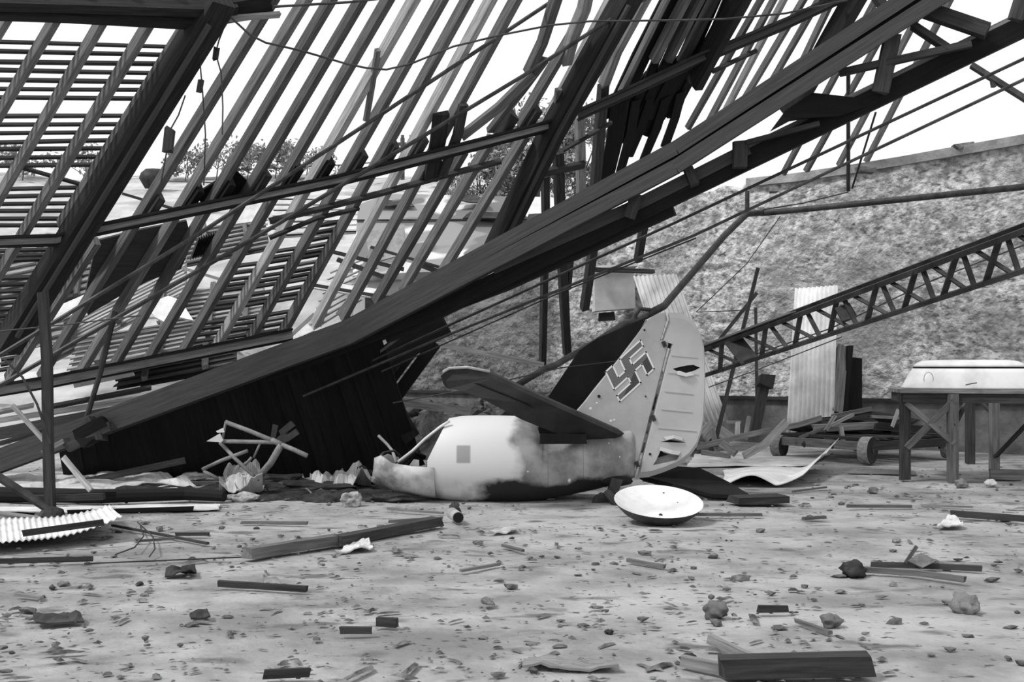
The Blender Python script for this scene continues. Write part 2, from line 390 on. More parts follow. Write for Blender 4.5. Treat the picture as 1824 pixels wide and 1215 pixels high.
RA = dict(r1=[(14, 28), (-20, 85)], r2=[(100, 31), (-12, 222)], r3=[(183, 35), (-14, 372)], r4=[(266, 40), (-8, 498)], r5=[(332, 45), (107, 401)],
  r6=[(172, 428), (14, 676)], q1=[(463, 35), (72, 672)], q2=[(539, 7), (140, 668)], q3=[(584, 7), (198, 660)], q4=[(638, 7), (258, 650)],
  q5=[(686, 7), (318, 640)], q6=[(735, 3), (380, 626)], b3=[(783, 7), (439, 616)], b4=[(828, 7), (497, 604)], b5=[(870, 7), (560, 578)],
  b6=[(914, 7), (610, 568)], s4=[(826, 268), (669, 538)], s5=[(876, 246), (716, 518)], s6=[(936, 240), (775, 506)],
  b8=[(1029, 45), (925, 222)], b9=[(1084, 7), (978, 208)], c1=[(1184, 5), (1105, 165)],
  cA=[(1352, 5), (1225, 228)], cB=[(1375, 5), (1252, 236)], cC=[(1393, 5), (1270, 240)], cD=[(1428, 5), (1300, 220)], cE=[(1455, 5), (1350, 188)], cF=[(1480, 4), (1415, 140)],
  cG=[(1692, 0), (1543, 287)], cH=[(1650, 0), (1494, 294)], cI=[(1606, 0), (1436, 304)], cJ=[(1560, 0), (1395, 310)])
PALE = {'q6', 'b5', 'b9', 'cC'}
for k, l in RA.items():
    top = l[0][1] < 60
    l2 = ext(l, 70) if top and k not in ('b8',) else l
    wd = 11.5 if k[0] in 'qbrs' else 8; dp = .15 if k[0] in 'qbrs' else .09
    rtimb('rafter', l2, wd, dp, 0, WL if k in PALE else WR, .06)
# broken, bent and fallen rafters
rtimb('broken_rafter', [(1010, -60), (987, 7), (966, 75), (940, 130)], 15, .13, .0, WR, .12)
rtimb('broken_rafter', [(1052, -40), (1040, 15), (1022, 60), (1008, 108)], 19, .13, -.05, WL, .15)
rtimb('broken_rafter', [(1165, -30), (1145, 5), (1098, 91), (1075, 152)], 15, .13, .0, WM, .1)
rtimb('fallen_plank', [(948, 132), (890, 190), (821, 244)], 19, .06, -.12, WR, .08)
rtimb('fallen_plank', [(972, 105), (930, 160), (872, 234)], 13, .08, -.06, WR, .1)
rtimb('fallen_plank', [(673, 88), (663, 150), (652, 215)], 9, .06, -.05, WR, .1)
rtimb('hanging_board', [(786, 202), (780, 250), (766, 322)], 29, .06, -.1, WD, .05)
rtimb('hanging_board', [(826, 186), (815, 240), (788, 312)], 17, .06, -.14, WD, .06)
rtimb('hanging_board', [(998, 158), (992, 200), (982, 212)], 18, .06, -.1, WM, .1)
# principal rafters, thick
for pts, wd in (([(392, -5), (378, 21), (145, 401), (12, 616)], 43), ([(1140, -45), (1115, 0), (986, 230), (880, 448)], 33), ([(1550, -50), (1521, 0), (1473, 84), (1405, 205)], 22), ([(1338, -40), (1318, 0), (1262, 100), (1236, 150)], 16)):
    rtimb('principal_rafter', pts, wd, .3, -.22, WK, .02)
rtimb('principal_batten', [(372, 45), (142, 420), (30, 600)], 7, .05, -.41, WT, .05)
rtimb('principal_batten', [(1120, 10), (992, 240), (905, 420)], 6, .05, -.41, WT, .05)
# purlins: upper lip, web and lower lip, as built-up channels
PU = [(-30, 432), (100, 428), (160, 412), (600, 322), (980, 224)]
PU2 = [(1030, 205), (1130, 160), (1240, 108), (1400, 42), (1500, -5)]
def purlin(pts, wd, off, mt=WM):
    w_ = wd
    P = [hit(x, y, off=off) for x, y in pts]; Ym = sum(p.y for p in P)/len(P)
    M().beam(P, px(w_, Ym), .1, (0, -1, 0), .02).build('purlin', mt, roof)
    for s_ in (-1, 1):
        P = [hit(x, y+s_*w_*.6, off=off) for x, y in pts]; M().beam(P, px(4.5, Ym), .15, (0, -1, 0), .03).build('purlin_lip', WK, roof)
purlin(PU, 12, -.2); purlin(PU2, 12, -.2, WT)
purlin([(-30, 700), (90, 680), (500, 600), (520, 596)], 15, -.2)
purlin([(-20, 21), (120, 26), (352, 39)], 15, -.2, WK)
rtimb('purlin', [(-20, 2), (120, 6), (352, 14), (420, 10)], 17, .2, -.2, WK, .03)
rtimb('ridge_block', [(352, 20), (430, 8), (480, 0)], 42, .25, -.1, WK, .06)
rtimb('broken_board', [(405, 34), (450, 29), (496, 26)], 9, .05, -.3, WM, .2)
rtimb('batten_rail', [(480, 394), (575, 371), (683, 343), (787, 314), (892, 287)], 8, .07, -.1, WD, .05)
rtimb('batten_rail', [(480, 424), (564, 389), (640, 371)], 6, .05, -.1, WD, .05)
rtimb('batten_rail', [(1003, 268), (1090, 218)], 6, .05, -.1, WD, .05)
rtimb('batten_rail', [(1268, 128), (1305, 110), (1348, 90)], 5, .06, -.08, WD, .08)
rtimb('batten_rail', [(968, 308), (1000, 302), (1041, 293)], 14, .06, -.12, WD, .04)
# cleats beside the rafters where they cross the long purlin
for k in ('q1', 'q2', 'q3', 'q4', 'q5', 'q6', 'b3', 'b4', 'b5', 's5', 'b8'):
    l = RA[k]
    for yy in range(150, 420, 2):
        x = lx(l, yy)
        if abs(yy-interp(PU, x)) < 2.2: break
    rtimb('cleat', [(lx(l, yy-48)+13, yy-48), (lx(l, yy-6)+11, yy-6)], 13, .2, -.06, WC if k in ('q2', 'q3', 'q5', 'q6') else WD, .08)
# battens (tiling laths)
def lath(x0, y0, x1, y1, wp=4.6, mt=WD): rtimb('batten', [(x0, y0), (x1, y1)], wp, .045, .10, mt, .12)
UL = [(210, 240), (260, 285), (315, 330), (362, 377), (412, 425), (460, 465), (500, 510), (598, 597), (640, 640), (685, 680), (735, 722), (772, 765), (812, 808), (858, 850), (975, 965), (1015, 1005), (1052, 1045), (1090, 1085), (1130, 1128), (1165, 1160)]
for a, c in UL:
    a /= 2.8935; c /= 2.8935; x1 = lx(RA['r5'], c)+2
    lath(-30, a+random.uniform(-1.2, 1.2), x1, c+random.uniform(-1, 1), random.uniform(4.2, 5.6))
lath(38, 298, 142, 328, 5)
for y in (446, 455, 463, 495, 507, 519, 530, 540, 551, 563, 575, 588):
    lath(-30, y+2, lx([(145, 401), (12, 616)], y)-12, y-2, random.uniform(4, 6))
for y in (440, 451, 464, 476, 488, 499, 512, 530, 548, 566, 586, 596, 607, 618, 627, 636, 645, 656):
    x = lx(RA['r6'], y); lath(max(-25, x-random.uniform(30, 48)), y+5, x+5, y-2, 5.5)
for k in range(15):
    if k in (10,): continue
    y = 447+11.0*k; xa = lx(RA['q5'], y+10)-3; xb = lx(RA['b4'], y-16)+3
    xm = lx(RA['q6'], y); g = random.uniform(-1.5, 1.5)
    if k > 1: lath(xa, y+8+g, xm, y+g, 5, WD)
    lath(xm, y+g+1, lx(RA['b3'], y-9), y-8+g, 5, WD)
    lath(lx(RA['b3'], y-9), y-7+g, xb, y-17+g, 5.5, WR if k % 3 == 0 else WD)
for k in range(4):
    y = 400+13*k; lath(lx(RA['b3'], y)+2, y+3, lx(RA['b4'], y)-1, y-6, 6, WD)
# roof boarding still hanging on
def rsheet(name, pts, off, mt, th=.03):
    P = [hit(x, y, off=off) for x, y in pts]; return M().slab(P, th, nrm=-RN).build(name, mt, roof)
rsheet('hanging_boarding', [(172, 428), (250, 408), (332, 392), (342, 430), (322, 478), (262, 500), (210, 528), (156, 560), (150, 530)], .13, WT)
rsheet('hanging_boarding', [(345, 347), (385, 322), (419, 301), (430, 312), (446, 326), (462, 340), (455, 350), (360, 362)], .1, WC)
m = M(); c_ = [hit(*q, off=.13) for q in ((338, 462), (352, 425), (402, 408), (392, 446))]
m.grid(c_[0], c_[3], c_[2], c_[1], 60, 2, lambda u, v, p, n: p+n*.03*math.sin(u*75), th=.01); m.build('corrugated_remnant', MI, roof)
# dark cluster of boards around the upper right purlin
for k in range(7):
    x = 1198+19*k; rtimb('covering_board', [(x+random.uniform(-3, 3), -35), (x-60+random.uniform(-4, 4), 95), (x-118, 205+random.uniform(-6, 10))], 19, .03, .12, WC, .06)
for a, b_ in (((1098, 180), (1070, 331)), ((1112, 180), (1084, 322)), ((1133, 180), (1105, 304)), ((1158, 178), (1119, 280)), ((1186, 175), (1146, 284)), ((1213, 165), (1184, 260))):
    rtimb('covering_board', [a, ((a[0]+b_[0])/2+3, (a[1]+b_[1])/2), b_], 19, .03, .08, WC, .12)
for l in ([(1215, 9), (1163, 108)], [(1242, 5), (1189, 108)], [(1268, 5), (1214, 112)], [(1300, 5), (1240, 118)]):
    rtimb('rafter', ext(l, 60), 11, .15, 0, WR if l[0][0] < 1250 else WD, .06)
rsheet('hanging_boarding', [(1150, 128), (1242, 84), (1234, 130), (1216, 186), (1202, 214), (1188, 205), (1160, 246), (1140, 238), (1112, 262), (1088, 205)], .15, WC)
# posts and boards dangling below the purlin
for pts, wd, mt in (([(994, 270), (997, 366), (1004, 520), (1010, 630)], 15, WD), ([(971, 311), (972, 384), (966, 658)], 11, WD), ([(1075, 152), (1060, 332), (1056, 445), (1041, 550)], 15, WD), ([(1032, 205), (1034, 280), (1035, 350)], 14, WM), ([(1148, 395), (1136, 464)], 12, WD), ([(1020, 420), (1012, 512)], 7, WD)):
    rtimb('dangling_post', pts, wd, .12, -.03, mt, .06)

# ================================================================ FALLEN TRUSS
truss = thing('roof_truss', up(10, 835, 14.2), 'massive fallen roof truss slanting from lower left up to the right', 'truss')
def on3(a, b, x):
    d = b-a; t = ((x-CX)*a.y-F*a.x)/(F*d.x-(x-CX)*d.y); return a+d*t
def chord(p, q, Ya, Yb): return up(*p, Ya), up(*q, Yb)
u1 = [up(-60, 832, 14.4), up(620, 581, 13.1), up(1204, 264, 11.9), up(1700, -60, 11.0)]
u2 = [up(-60, 852, 14.4), up(620, 603, 13.1), up(1204, 297, 11.9), up(1700, -20, 11.0)]
for i in range(3):
    M().beam([u1[i], u1[i+1]], .146, .14, jit=.008).build('chord_plank', WT, truss)
    M().beam([u2[i], u2[i+1]], .146, .14, jit=.008).build('chord_plank', WT, truss)
bk = [p.lerp(q, .5)+V((0, .17, 0)) for p, q in zip(u1, u2)]
for i in range(3): M().beam([bk[i], bk[i+1]], .30, .14).build('rear_chord', WD, truss)  # rear planks darkened for the shaded underside of the truss
l1, l2_ = up(690, 596, 13.3), up(1860, 30, 11.1)
M().beam([l1, l2_], .20, .22, jit=.02).build('lower_chord', WC, truss)  # shaded side of the truss put into near-black timber
M().beam([up(880, 478, 12.75), up(1120, 372, 12.3), up(1335, 264, 11.9)], .13, .1, jit=.03).build('packing_board', WT, truss)
M().beam([up(480, 668, 13.6), up(900, 508, 12.9), up(1200, 372, 12.3)], .14, .2, jit=.05).build('lower_chord_splice', WC, truss)
M().beam([on3(l1, l2_, 1290)+V((0, 0, .13)), on3(l1, l2_, 1800)+V((0, .02, .13))], .06, .16, jit=.05).build('lit_ledge_board', WM, truss)  # pale board paints the lit top face of the lower chord
def cl(x0, y0, x1, y1, w_, d=.1, Y=None, mt=WD, name='strut'):
    Ya = Y or 11.9-(x0-1204)*.0018; Yb = Y or 11.9-(x1-1204)*.0018
    M().beam([up(x0, y0, Ya+.12), up(x1, y1, Yb+.12)], px(w_, Ya), d, jit=.03).build(name, mt, truss)
cl(1590, 62, 1568, 165, 27); cl(1648, 18, 1760, 56, 26); cl(1625, 45, 1690, 88, 11); cl(1495, 130, 1730, 78, 12)
cl(1318, 252, 1318, 300, 24); cl(1330, 254, 1460, 220, 8); cl(1822, -10, 1808, 36, 22); cl(1225, 300, 1238, 330, 16); cl(1136, 345, 1120, 388, 22)
cl(1560, -8, 1575, 14, 14); cl(1730, 116, 1835, 182, 9, .06, mt=MI, name='tie_bar'); cl(1768, 140, 1770, 155, 7, .05, mt=MI, name='tie_bolt')
G = [(1446, 166), (1536, 176), (1552, 188), (1494, 207), (1411, 213), (1372, 234), (1400, 196)]
M().slab([up(x, y, 11.55) for x, y in G], .05).build('gusset_plate', WC, truss)
for x0, y0, x1, y1, wd, mt in ((120, 798, 200, 758, 16, WD), (150, 770, 165, 790, 26, WC), (140, 775, 190, 750, 20, WC), (175, 752, 182, 785, 13, WD), (80, 806, 120, 784, 8, WM), (160, 745, 172, 765, 9, WD)):
    M().beam([up(x0, y0, 13.72), up(x1, y1, 13.7)], px(wd, 13.7), .2, jit=.12).build('splice_block', mt, truss)

# ================================================================ LATTICE GIRDER
gl = thing('lattice_girder', up(1240, 676, 17), 'dark slanting lattice girder with crossed braces in front of the rough wall', 'girder')
ta, tb = up(1236, 630, 17.2), up(1905, 381, 11.2); ba, bb = up(1236, 675, 17.2), up(1905, 455, 11.2)
M().beam([ta, tb], .062, .09, jit=.02).build('top_chord', MD, gl); M().beam([ba, bb], .056, .09, jit=.02).build('bottom_chord', MD, gl)
M().beam([ta+V((0, .24, .05)), tb+V((0, .24, .05))], .05, .06).build('rear_chord', MI, gl)
M().beam([ta+V((0, .12, .055)), on3(ta, tb, 1420)+V((0, .12, .055))], .02, .2, nrm=(0, -1, .1)).build('cover_strip', WM, gl)
LM = [(235, 640, 225, 740, 1), (160, 660, 330, 720, 0), (460, 550, 440, 690, 1), (350, 580, 530, 650, 0), (490, 530, 580, 640, 2), (640, 480, 610, 630, 1), (540, 520, 720, 590, 0), (680, 460, 750, 580, 2),
      (825, 400, 790, 570, 1), (720, 450, 900, 520, 0), (870, 390, 940, 510, 2), (1030, 330, 980, 500, 1), (910, 375, 1100, 460, 0), (1070, 310, 1135, 440, 2), (1230, 250, 1170, 430, 1), (1100, 300, 1290, 390, 0),
      (1280, 230, 1340, 370, 2), (1440, 170, 1370, 360, 1), (1320, 210, 1500, 320, 0), (1490, 150, 1550, 290, 2), (1660, 100, 1590, 270, 1), (1540, 130, 1740, 240, 0), (1720, 80, 1780, 205, 2), (1800, 40, 1840, 190, 1), (1760, 70, 1960, 150, 0)]
for x0, y0, x1, y1, t in LM:
    a = on3(ta, tb, 1204+x0/2.8935); b_ = on3(ba, bb, 1204+x1/2.8935); o_ = V((0, (.02, -.03, .06)[t], 0))
    M().beam([a+o_, b_+o_], (.045, .065, .055)[t], .03, jit=.03).build('lattice_brace', MD, gl)
a, b_ = on3(ta, tb, 1306), on3(ba, bb, 1336); M().beam([a+V((0, .05, 0)), b_+V((0, .05, 0))], .26, .03).build('joint_plate', MD, gl)
M().beam([on3(ta, tb, 1504)+V((0, .1, -.1)), on3(ba, bb, 1518)+V((0, .1, .1))], .2, .03).build('joint_plate', MD, gl)
# ================================================================ WRECKED AIRCRAFT TAIL
YA = 12.6
def sep(N, L, tc):
    s = N.new('ShaderNodeSeparateXYZ'); L.new(tc.outputs['Object'], s.inputs[0]); return s
def ramp(N, L, val, a, b):
    r = N.new('ShaderNodeMapRange'); r.inputs['From Min'].default_value = a; r.inputs['From Max'].default_value = b; L.new(val, r.inputs['Value']); return r.outputs[0]
def mth(N, L, op, a, b):
    q = N.new('ShaderNodeMath'); q.operation = op
    for i, v in enumerate((a, b)):
        if isinstance(v, (int, float)): q.inputs[i].default_value = v
        else: L.new(v, q.inputs[i])
    return q.outputs[0]
def boxf(N, L, s, x0, x1, z0, z1, e=.006):
    a = mth(N, L, 'MULTIPLY', ramp(N, L, s.outputs[0], x0-e, x0+e), ramp(N, L, s.outputs[0], x1+e, x1-e))
    b = mth(N, L, 'MULTIPLY', ramp(N, L, s.outputs[2], z0-e, z0+e), ramp(N, L, s.outputs[2], z1+e, z1-e))
    return mth(N, L, 'MULTIPLY', a, b)
def f_extra(N, L, tc, col):
    s = sep(N, L, tc); nz = nfac(N, L, tc, 2.5, .3, .7, 5)
    e = mth(N, L, 'ADD', s.outputs[0], mth(N, L, 'MULTIPLY', nz, .22))
    col = blend(N, L, col, ramp(N, L, e, -.02, -.12), .62)                 # newer pale paint on the forward half
    col = blend(N, L, col, boxf(N, L, s, -.83, -.68, .50, .69, .01), .30)   # painted-out square
    col = blend(N, L, col, nfac(N, L, tc, 9, .72, .76, 3), .75)             # flaked spots
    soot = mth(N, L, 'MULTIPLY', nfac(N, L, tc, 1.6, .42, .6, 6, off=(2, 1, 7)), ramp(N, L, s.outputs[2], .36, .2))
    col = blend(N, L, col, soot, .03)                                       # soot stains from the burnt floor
    for x0, z0, z1 in ((.16, 0, 1), (.55, 0, 1)): col = blend(N, L, col, boxf(N, L, s, x0, x0+.005, z0, z1, .003), .16)
    n2 = nfac(N, L, tc, 3.5, .3, .7, 6, off=(4, 4, 1)); zz = mth(N, L, 'ADD', s.outputs[2], mth(N, L, 'MULTIPLY', n2, .14))
    bl = mth(N, L, 'MULTIPLY', ramp(N, L, zz, .40, .33), ramp(N, L, mth(N, L, 'ADD', s.outputs[0], mth(N, L, 'MULTIPLY', n2, .25)), -.55, -.35))
    col = blend(N, L, col, bl, .022)                                        # darker band along the belly, ragged at its top edge
    return col
MF = mat('mottled_aircraft_paint', .17, .33, 3.2, 6, rough=.45, p0=.4, p1=.62, extra=f_extra)
MFin = mat('grey_aircraft_paint', .3, .4, 3, 6, rough=.45)
MRd = mat('pale_rudder_fabric', .38, .48, 2.2, 6, rough=.6)
MTp = mat('shaded_aircraft_underside', .02, .045, 3, 6, rough=.5)  # shade under the tailplane put into a dark paint
MNo = mat('scorched_aircraft_skin', .2, .58, 2.6, 7, rough=.5, p0=.4, p1=.6)
ac = thing('aircraft_wreck', up(900, 898, YA), 'broken tail section of a wrecked aircraft lying on the dusty floor', 'aircraft')
def ring(xm, xt, top, bot, hw, n=28, k=1., ex=2.15):
    R = []; zc = (top+bot)/2; hh = (bot-top)/2
    for i in range(n):
        a = 2*math.pi*i/n; c, s = math.cos(a), math.sin(a)
        cx = math.copysign(abs(c)**(2/ex), c); sy = math.copysign(abs(s)**(2/ex), s)
        p = up(xm+(xt-xm)*max(0, sy), zc-hh*sy*k, YA); p.y = YA+hw*cx*k; R.append(p)
    return R
ST = [(766, 800, 745, 884, .42), (790, 822, 741, 889, .45), (830, 848, 740, 895, .47), (880, 884, 740, 898, .47), (920, 922, 741, 896, .46), (944, 946, 750, 893, .44), (956, 958, 764, 891, .42), (964, 964, 782, 890, .39), (1000, 1000, 782, 884, .35), (1060, 1060, 776, 872, .27), (1100, 1100, 768, 862, .17), (1122, 1122, 762, 855, .09), (1131, 1131, 758, 850, .05)]
m = M(); m.loft([ring(*s) for s in ST], (False, True)); m.build('fuselage', MF, ac, smooth=True)
m = M(); m.loft([ring(*s, k=.94) for s in ST[:5]], (False, True)); m.build('fuselage_shade_liner', MIns, ac, smooth=True)  # near-black liner standing for shade inside the open fuselage
# open forward trough with ragged end
m = M(); rg = []
for x, rim, bot, hw in ((664, 836, 858, .12), (672, 818, 864, .28), (684, 813, 869, .35), (705, 820, 875, .39), (740, 825, 882, .42), (778, 827, 887, .44)):
    R = []
    for i in range(17):
        a = math.pi*i/16; c, s = math.cos(a), math.sin(a); s = s**.75; jx = random.uniform(-7, 5) if x < 670 else 0
        p = up(x+jx, rim+(bot-rim)*s-(6 if c < 0 and x < 700 else 0), YA); p.y = YA+hw*c; R.append(p)
    rg.append(R)
m.loft(rg, closed=False); o = m.build('nose_trough', MNo, ac, smooth=True)
sm = o.modifiers.new('skin', 'SOLIDIFY'); sm.thickness = .02
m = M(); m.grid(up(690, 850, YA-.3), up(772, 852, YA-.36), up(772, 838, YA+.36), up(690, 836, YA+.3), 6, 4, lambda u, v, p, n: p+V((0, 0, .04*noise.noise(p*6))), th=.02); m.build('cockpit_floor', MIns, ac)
for pts, r, mt in (([(801, 750, -.28), (785, 760, -.28), (757, 782, -.29), (735, 803, -.3), (709, 823, -.32)], .016, ML), ([(800, 768, .3), (780, 792, .3), (762, 826, .3)], .018, MI), ([(792, 776, -.1), (775, 805, -.1), (768, 827, -.1)], .014, MG), ([(678, 812, -.3), (684, 806, -.2), (702, 803, 0), (712, 812, .1), (716, 824, .2)], .014, MI), ([(674, 776, .5), (690, 792, .45), (699, 803, .35), (706, 824, .25)], .018, MG), ([(712, 828, 0), (738, 806, .1), (756, 815, .2)], .03, MIns), ([(720, 832, .2), (745, 800, .3), (752, 829, .3)], .035, MIns)):
    M().tube([up(x, y, YA+d) for x, y, d in pts], r, 8).build('canopy_rail' if mt is ML else 'frame_tube', mt, ac, smooth=True)
# fin, rudder
FIN = [(1012, 748), (1040, 716), (1060, 690), (1100, 641), (1133, 598), (1150, 574), (1166, 561), (1186, 556), (1188, 570), (1177, 604), (1193, 606), (1131, 848), (1122, 800), (1080, 778), (1040, 774)]
m = M(); m.slab([up(x, y, YA) for x, y in FIN], .09, .045); fin = m.build('fin', MFin, ac)
RUD = [(1190, 557), (1203, 557), (1217, 560), (1229, 567), (1239, 578), (1248, 595), (1254, 618), (1256, 645), (1256, 700), (1253, 750), (1249, 772), (1241, 796), (1227, 815), (1207, 831), (1180, 842), (1155, 850), (1134, 852), (1196, 608), (1180, 603), (1191, 571)]
HO = [[(1197, 657), (1208, 654), (1222, 651), (1234, 650), (1246, 655), (1236, 660), (1222, 665), (1206, 662)], [(1174, 787), (1184, 785), (1193, 783), (1207, 785), (1221, 788), (1205, 788)], [(1176, 801), (1181, 806), (1196, 810), (1209, 811), (1205, 818), (1190, 822), (1162, 828), (1168, 819)]]
m = M(); m.slab([up(x, y, YA) for x, y in RUD], .10, .07, holes=[[up(x, y, YA) for x, y in H] for H in HO]); rud = m.build('rudder', MRd, ac)
cR = sum((up(x, y, YA) for x, y in RUD), V((0, 0, 0)))/len(RUD)
m = M(); m.slab([cR+(up(x, y, YA)-cR)*.8+V((0, .005, 0)) for x, y in RUD], .04); m.build('rudder_shade_lining', MIns, rud)  # near-black slab added so the torn holes look shaded inside
for x0, y0, x1, y1 in ((1196, 633, 1242, 637), (1184, 697, 1234, 702), (1178, 729, 1232, 734), (1172, 762, 1240, 768), (1190, 664, 1244, 667)):
    M().beam([up(x0, y0, YA-.05), up(x1, y1, YA-.05)], .012, .014).build('rib_tape', MRd, rud)
for pts in (((1208, 664), (1222, 668), (1235, 665)), ((1185, 781), (1200, 778), (1218, 783)), ((1178, 800), (1196, 805), (1212, 808))):
    M().beam([up(x, y, YA-.06-.015*(i == 1)) for i, (x, y) in enumerate(pts)], .045, .006, nrm=(0, -1, .5), jit=.2).build('torn_flap', MRd, rud)
for x, y in ((1133, 826), (1162, 744), (1181, 612)):
    M().beam([up(x, y-4, YA-.05), up(x+4, y+6, YA-.05)], .04, .03).build('hinge', MD, fin)
for x, y, r in ((1067, 706, .018), (1150, 706, .01), (1148, 588, .012)):
    M().tube([up(x, y, YA-.04), up(x, y, YA-.052)], r, 8).build('bullet_hole', MIns, fin)
M().tube([up(1158, 809, YA-.045), up(1158, 809, YA-.056)], .015, 8).build('bullet_hole', MIns, rud)
for x, y, r in ((1052, 728, .016), (1063, 718, .012), (1088, 750, .016), (1094, 748, .013)):
    M().lump(up(x, y, YA-.046), r, (1.2, .15, 1), 1, .3, x).build('paint_chip', MW, fin)
# painted tail marking as the photograph shows it: grey arms with a white outline
MMk = mat('marking_grey', .105, .135, 4, rough=.5); MMd = mat('marking_repaint', .04, .06, 4, rough=.5); MMw = mat('marking_white', .6, .72, 5, rough=.5)
c0 = (1122.4, 660.6); uu = (12.4, -11.3); vv = (5.0, 10.6)
def mk(a, b): return (c0[0]+a*uu[0]+b*vv[0], c0[1]+a*uu[1]+b*vv[1])
ARM = [(-.5, -.5), (-.5, -2.5), (2.5, -2.5), (2.5, -1.5), (.5, -1.5), (.5, -.5), (2.5, -.5), (2.5, 2.3), (1.5, 2.3), (1.5, .5), (.5, .5), (.5, 2.5), (-2.5, 2.5), (-2.5, 1.5), (-.5, 1.5), (-.5, .5), (-2.5, .5), (-2.5, -2.5), (-1.5, -2.5), (-1.5, -.5)]
yf = YA-.0455
def flat(pts, Y, t=.002): return M().slab([up(x, y, Y) for x, y in pts], t)
mkp = flat([mk(*q) for q in ARM], yf-.001).build('tail_marking', MMk, fin)
m = M(); n_ = len(ARM)
for i in range(n_):
    a, b_ = mk(*ARM[i]), mk(*ARM[(i+1) % n_]); P, Q = up(*a, yf-.003), up(*b_, yf-.003); d = (Q-P).normalized()
    m.beam([P-d*.008, Q+d*.008], .018, .002)
tag(m.build('marking_outline', MMw, fin), 'white painted outline')
flat([mk(2.35, .2), mk(2.35, 2.15), mk(1.6, 2.15), mk(1.6, .35)], yf-.0022).build('marking_patch', MMd, fin)
flat([mk(.35, .6), mk(.35, 2.35), mk(-1.9, 2.35)], yf-.0022).build('marking_patch', MMd, fin)
# tailplane raised towards the viewer, and the other half trailing on the floor
TP = [(798, 658, 11.32), (830, 656, 11.3), (872, 664, 11.4), (1000, 722, 11.95), (1112, 772, 12.45), (1100, 784, 12.6), (1075, 787, 12.65), (990, 768, 12.3), (930, 744, 12.1), (850, 702, 11.85), (820, 690, 11.75), (790, 685, 11.65), (785, 670, 11.5)]
P = [up(*q) for q in TP]; nn = (P[3]-P[0]).cross(P[8]-P[0]).normalized()
if nn.y > 0: nn = -nn
m = M(); m.slab(P, .08, .06, nrm=nn); tp = m.build('tailplane', MTp, ac)
M().tube([up(812, 668, 11.42), up(930, 716, 11.85), up(1058, 775, 12.4)], .012, 6).build('elevator_gap', MIns, tp)
M().tube([up(790, 662, 11.36), up(800, 656, 11.3), up(832, 654, 11.27), up(872, 662, 11.38)], .014, 6).build('lit_leading_edge', MG, tp)  # pale tube paints the light catching the tip edge
M().beam([up(962, 782, 12.23), up(1045, 782, 12.31)], .11, .03, jit=.03).build('tailplane_root_shadow', MIns, ac)  # black strip painting the shadow at the tailplane root
T2 = [(1138, 852, 12.95), (1190, 832, 13.1), (1246, 836, 13.0), (1300, 862, 12.8), (1338, 885, 12.62), (1330, 889, 12.55), (1268, 886, 12.5), (1200, 868, 12.6)]
P = [up(*q) for q in T2]; nn = (P[2]-P[0]).cross(P[6]-P[0]).normalized()
if nn.y > 0: nn = -nn
m = M(); m.slab(P, .07, .07, nrm=nn); m.build('trailing_tailplane', MK, ac)
# tail wheel remains
M().lump(up(1093, 857, YA-.12), .2, (1.1, .5, .32), 2, .1, 2).build('wheel_well', MIns, ac, smooth=True)
M().beam([up(1098, 856, YA-.25), up(1090, 880, YA-.3), up(1076, 904, YA-.32)], .12, .07, jit=.1).build('tail_wheel_leg', MI, ac)
M().tube([up(1080, 876, YA-.4), up(1092, 890, YA-.45), up(1108, 908, YA-.5)], .05, 8).build('tail_wheel_fork', MD, ac)
M().lump(up(1070, 895, YA-.3), .1, (1, .6, 1), 2, .3, 9).build('tail_wheel_hub', MD, ac)
# ---- dish
dz = thing('metal_dish', gnd(1172, 938), 'round shallow white metal dish lying under the aircraft rudder', 'dish')
def lathe(prof, c, ax, n=40):
    ax = V(ax).normalized(); a = ax.orthogonal().normalized(); b = ax.cross(a); R = []
    for r, h in prof: R.append([V(c)+ax*h+(a*math.cos(2*math.pi*k/n)+b*math.sin(2*math.pi*k/n))*r for k in range(n)])
    return R
dc = up(1173, 893, 10.75); dax = V((.03, -math.sin(math.radians(15)), math.cos(math.radians(15))))
m = M(); m.loft(lathe([(.02, -.185), (.14, -.18), (.25, -.15), (.34, -.10), (.39, -.05), (.42, 0), (.425, .004)], dc, dax), (True, False)); m.build('outer_shell', MI, dz, smooth=True)
m = M(); m.loft(lathe([(.425, .004), (.41, .0), (.37, -.03), (.28, -.06), (.15, -.08), (.02, -.085)], dc, dax), (False, True)); m.build('white_lining', MW, dz, smooth=True)
for x, y, r in ((1182, 878, .012), (1177, 917, .022), (1207, 895, .008)): M().lump(up(x, y, 10.62), r, (1, 1, .6), 1, .3, x).build('rust_spot', MD, dz)
# ---- dark sheet standing behind the fin
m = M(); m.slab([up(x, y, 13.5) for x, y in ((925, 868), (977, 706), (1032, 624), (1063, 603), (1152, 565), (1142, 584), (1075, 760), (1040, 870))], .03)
tag(m.build('black_sheet', MK), 'black sheet panel propped up behind the aircraft fin', 'panel')

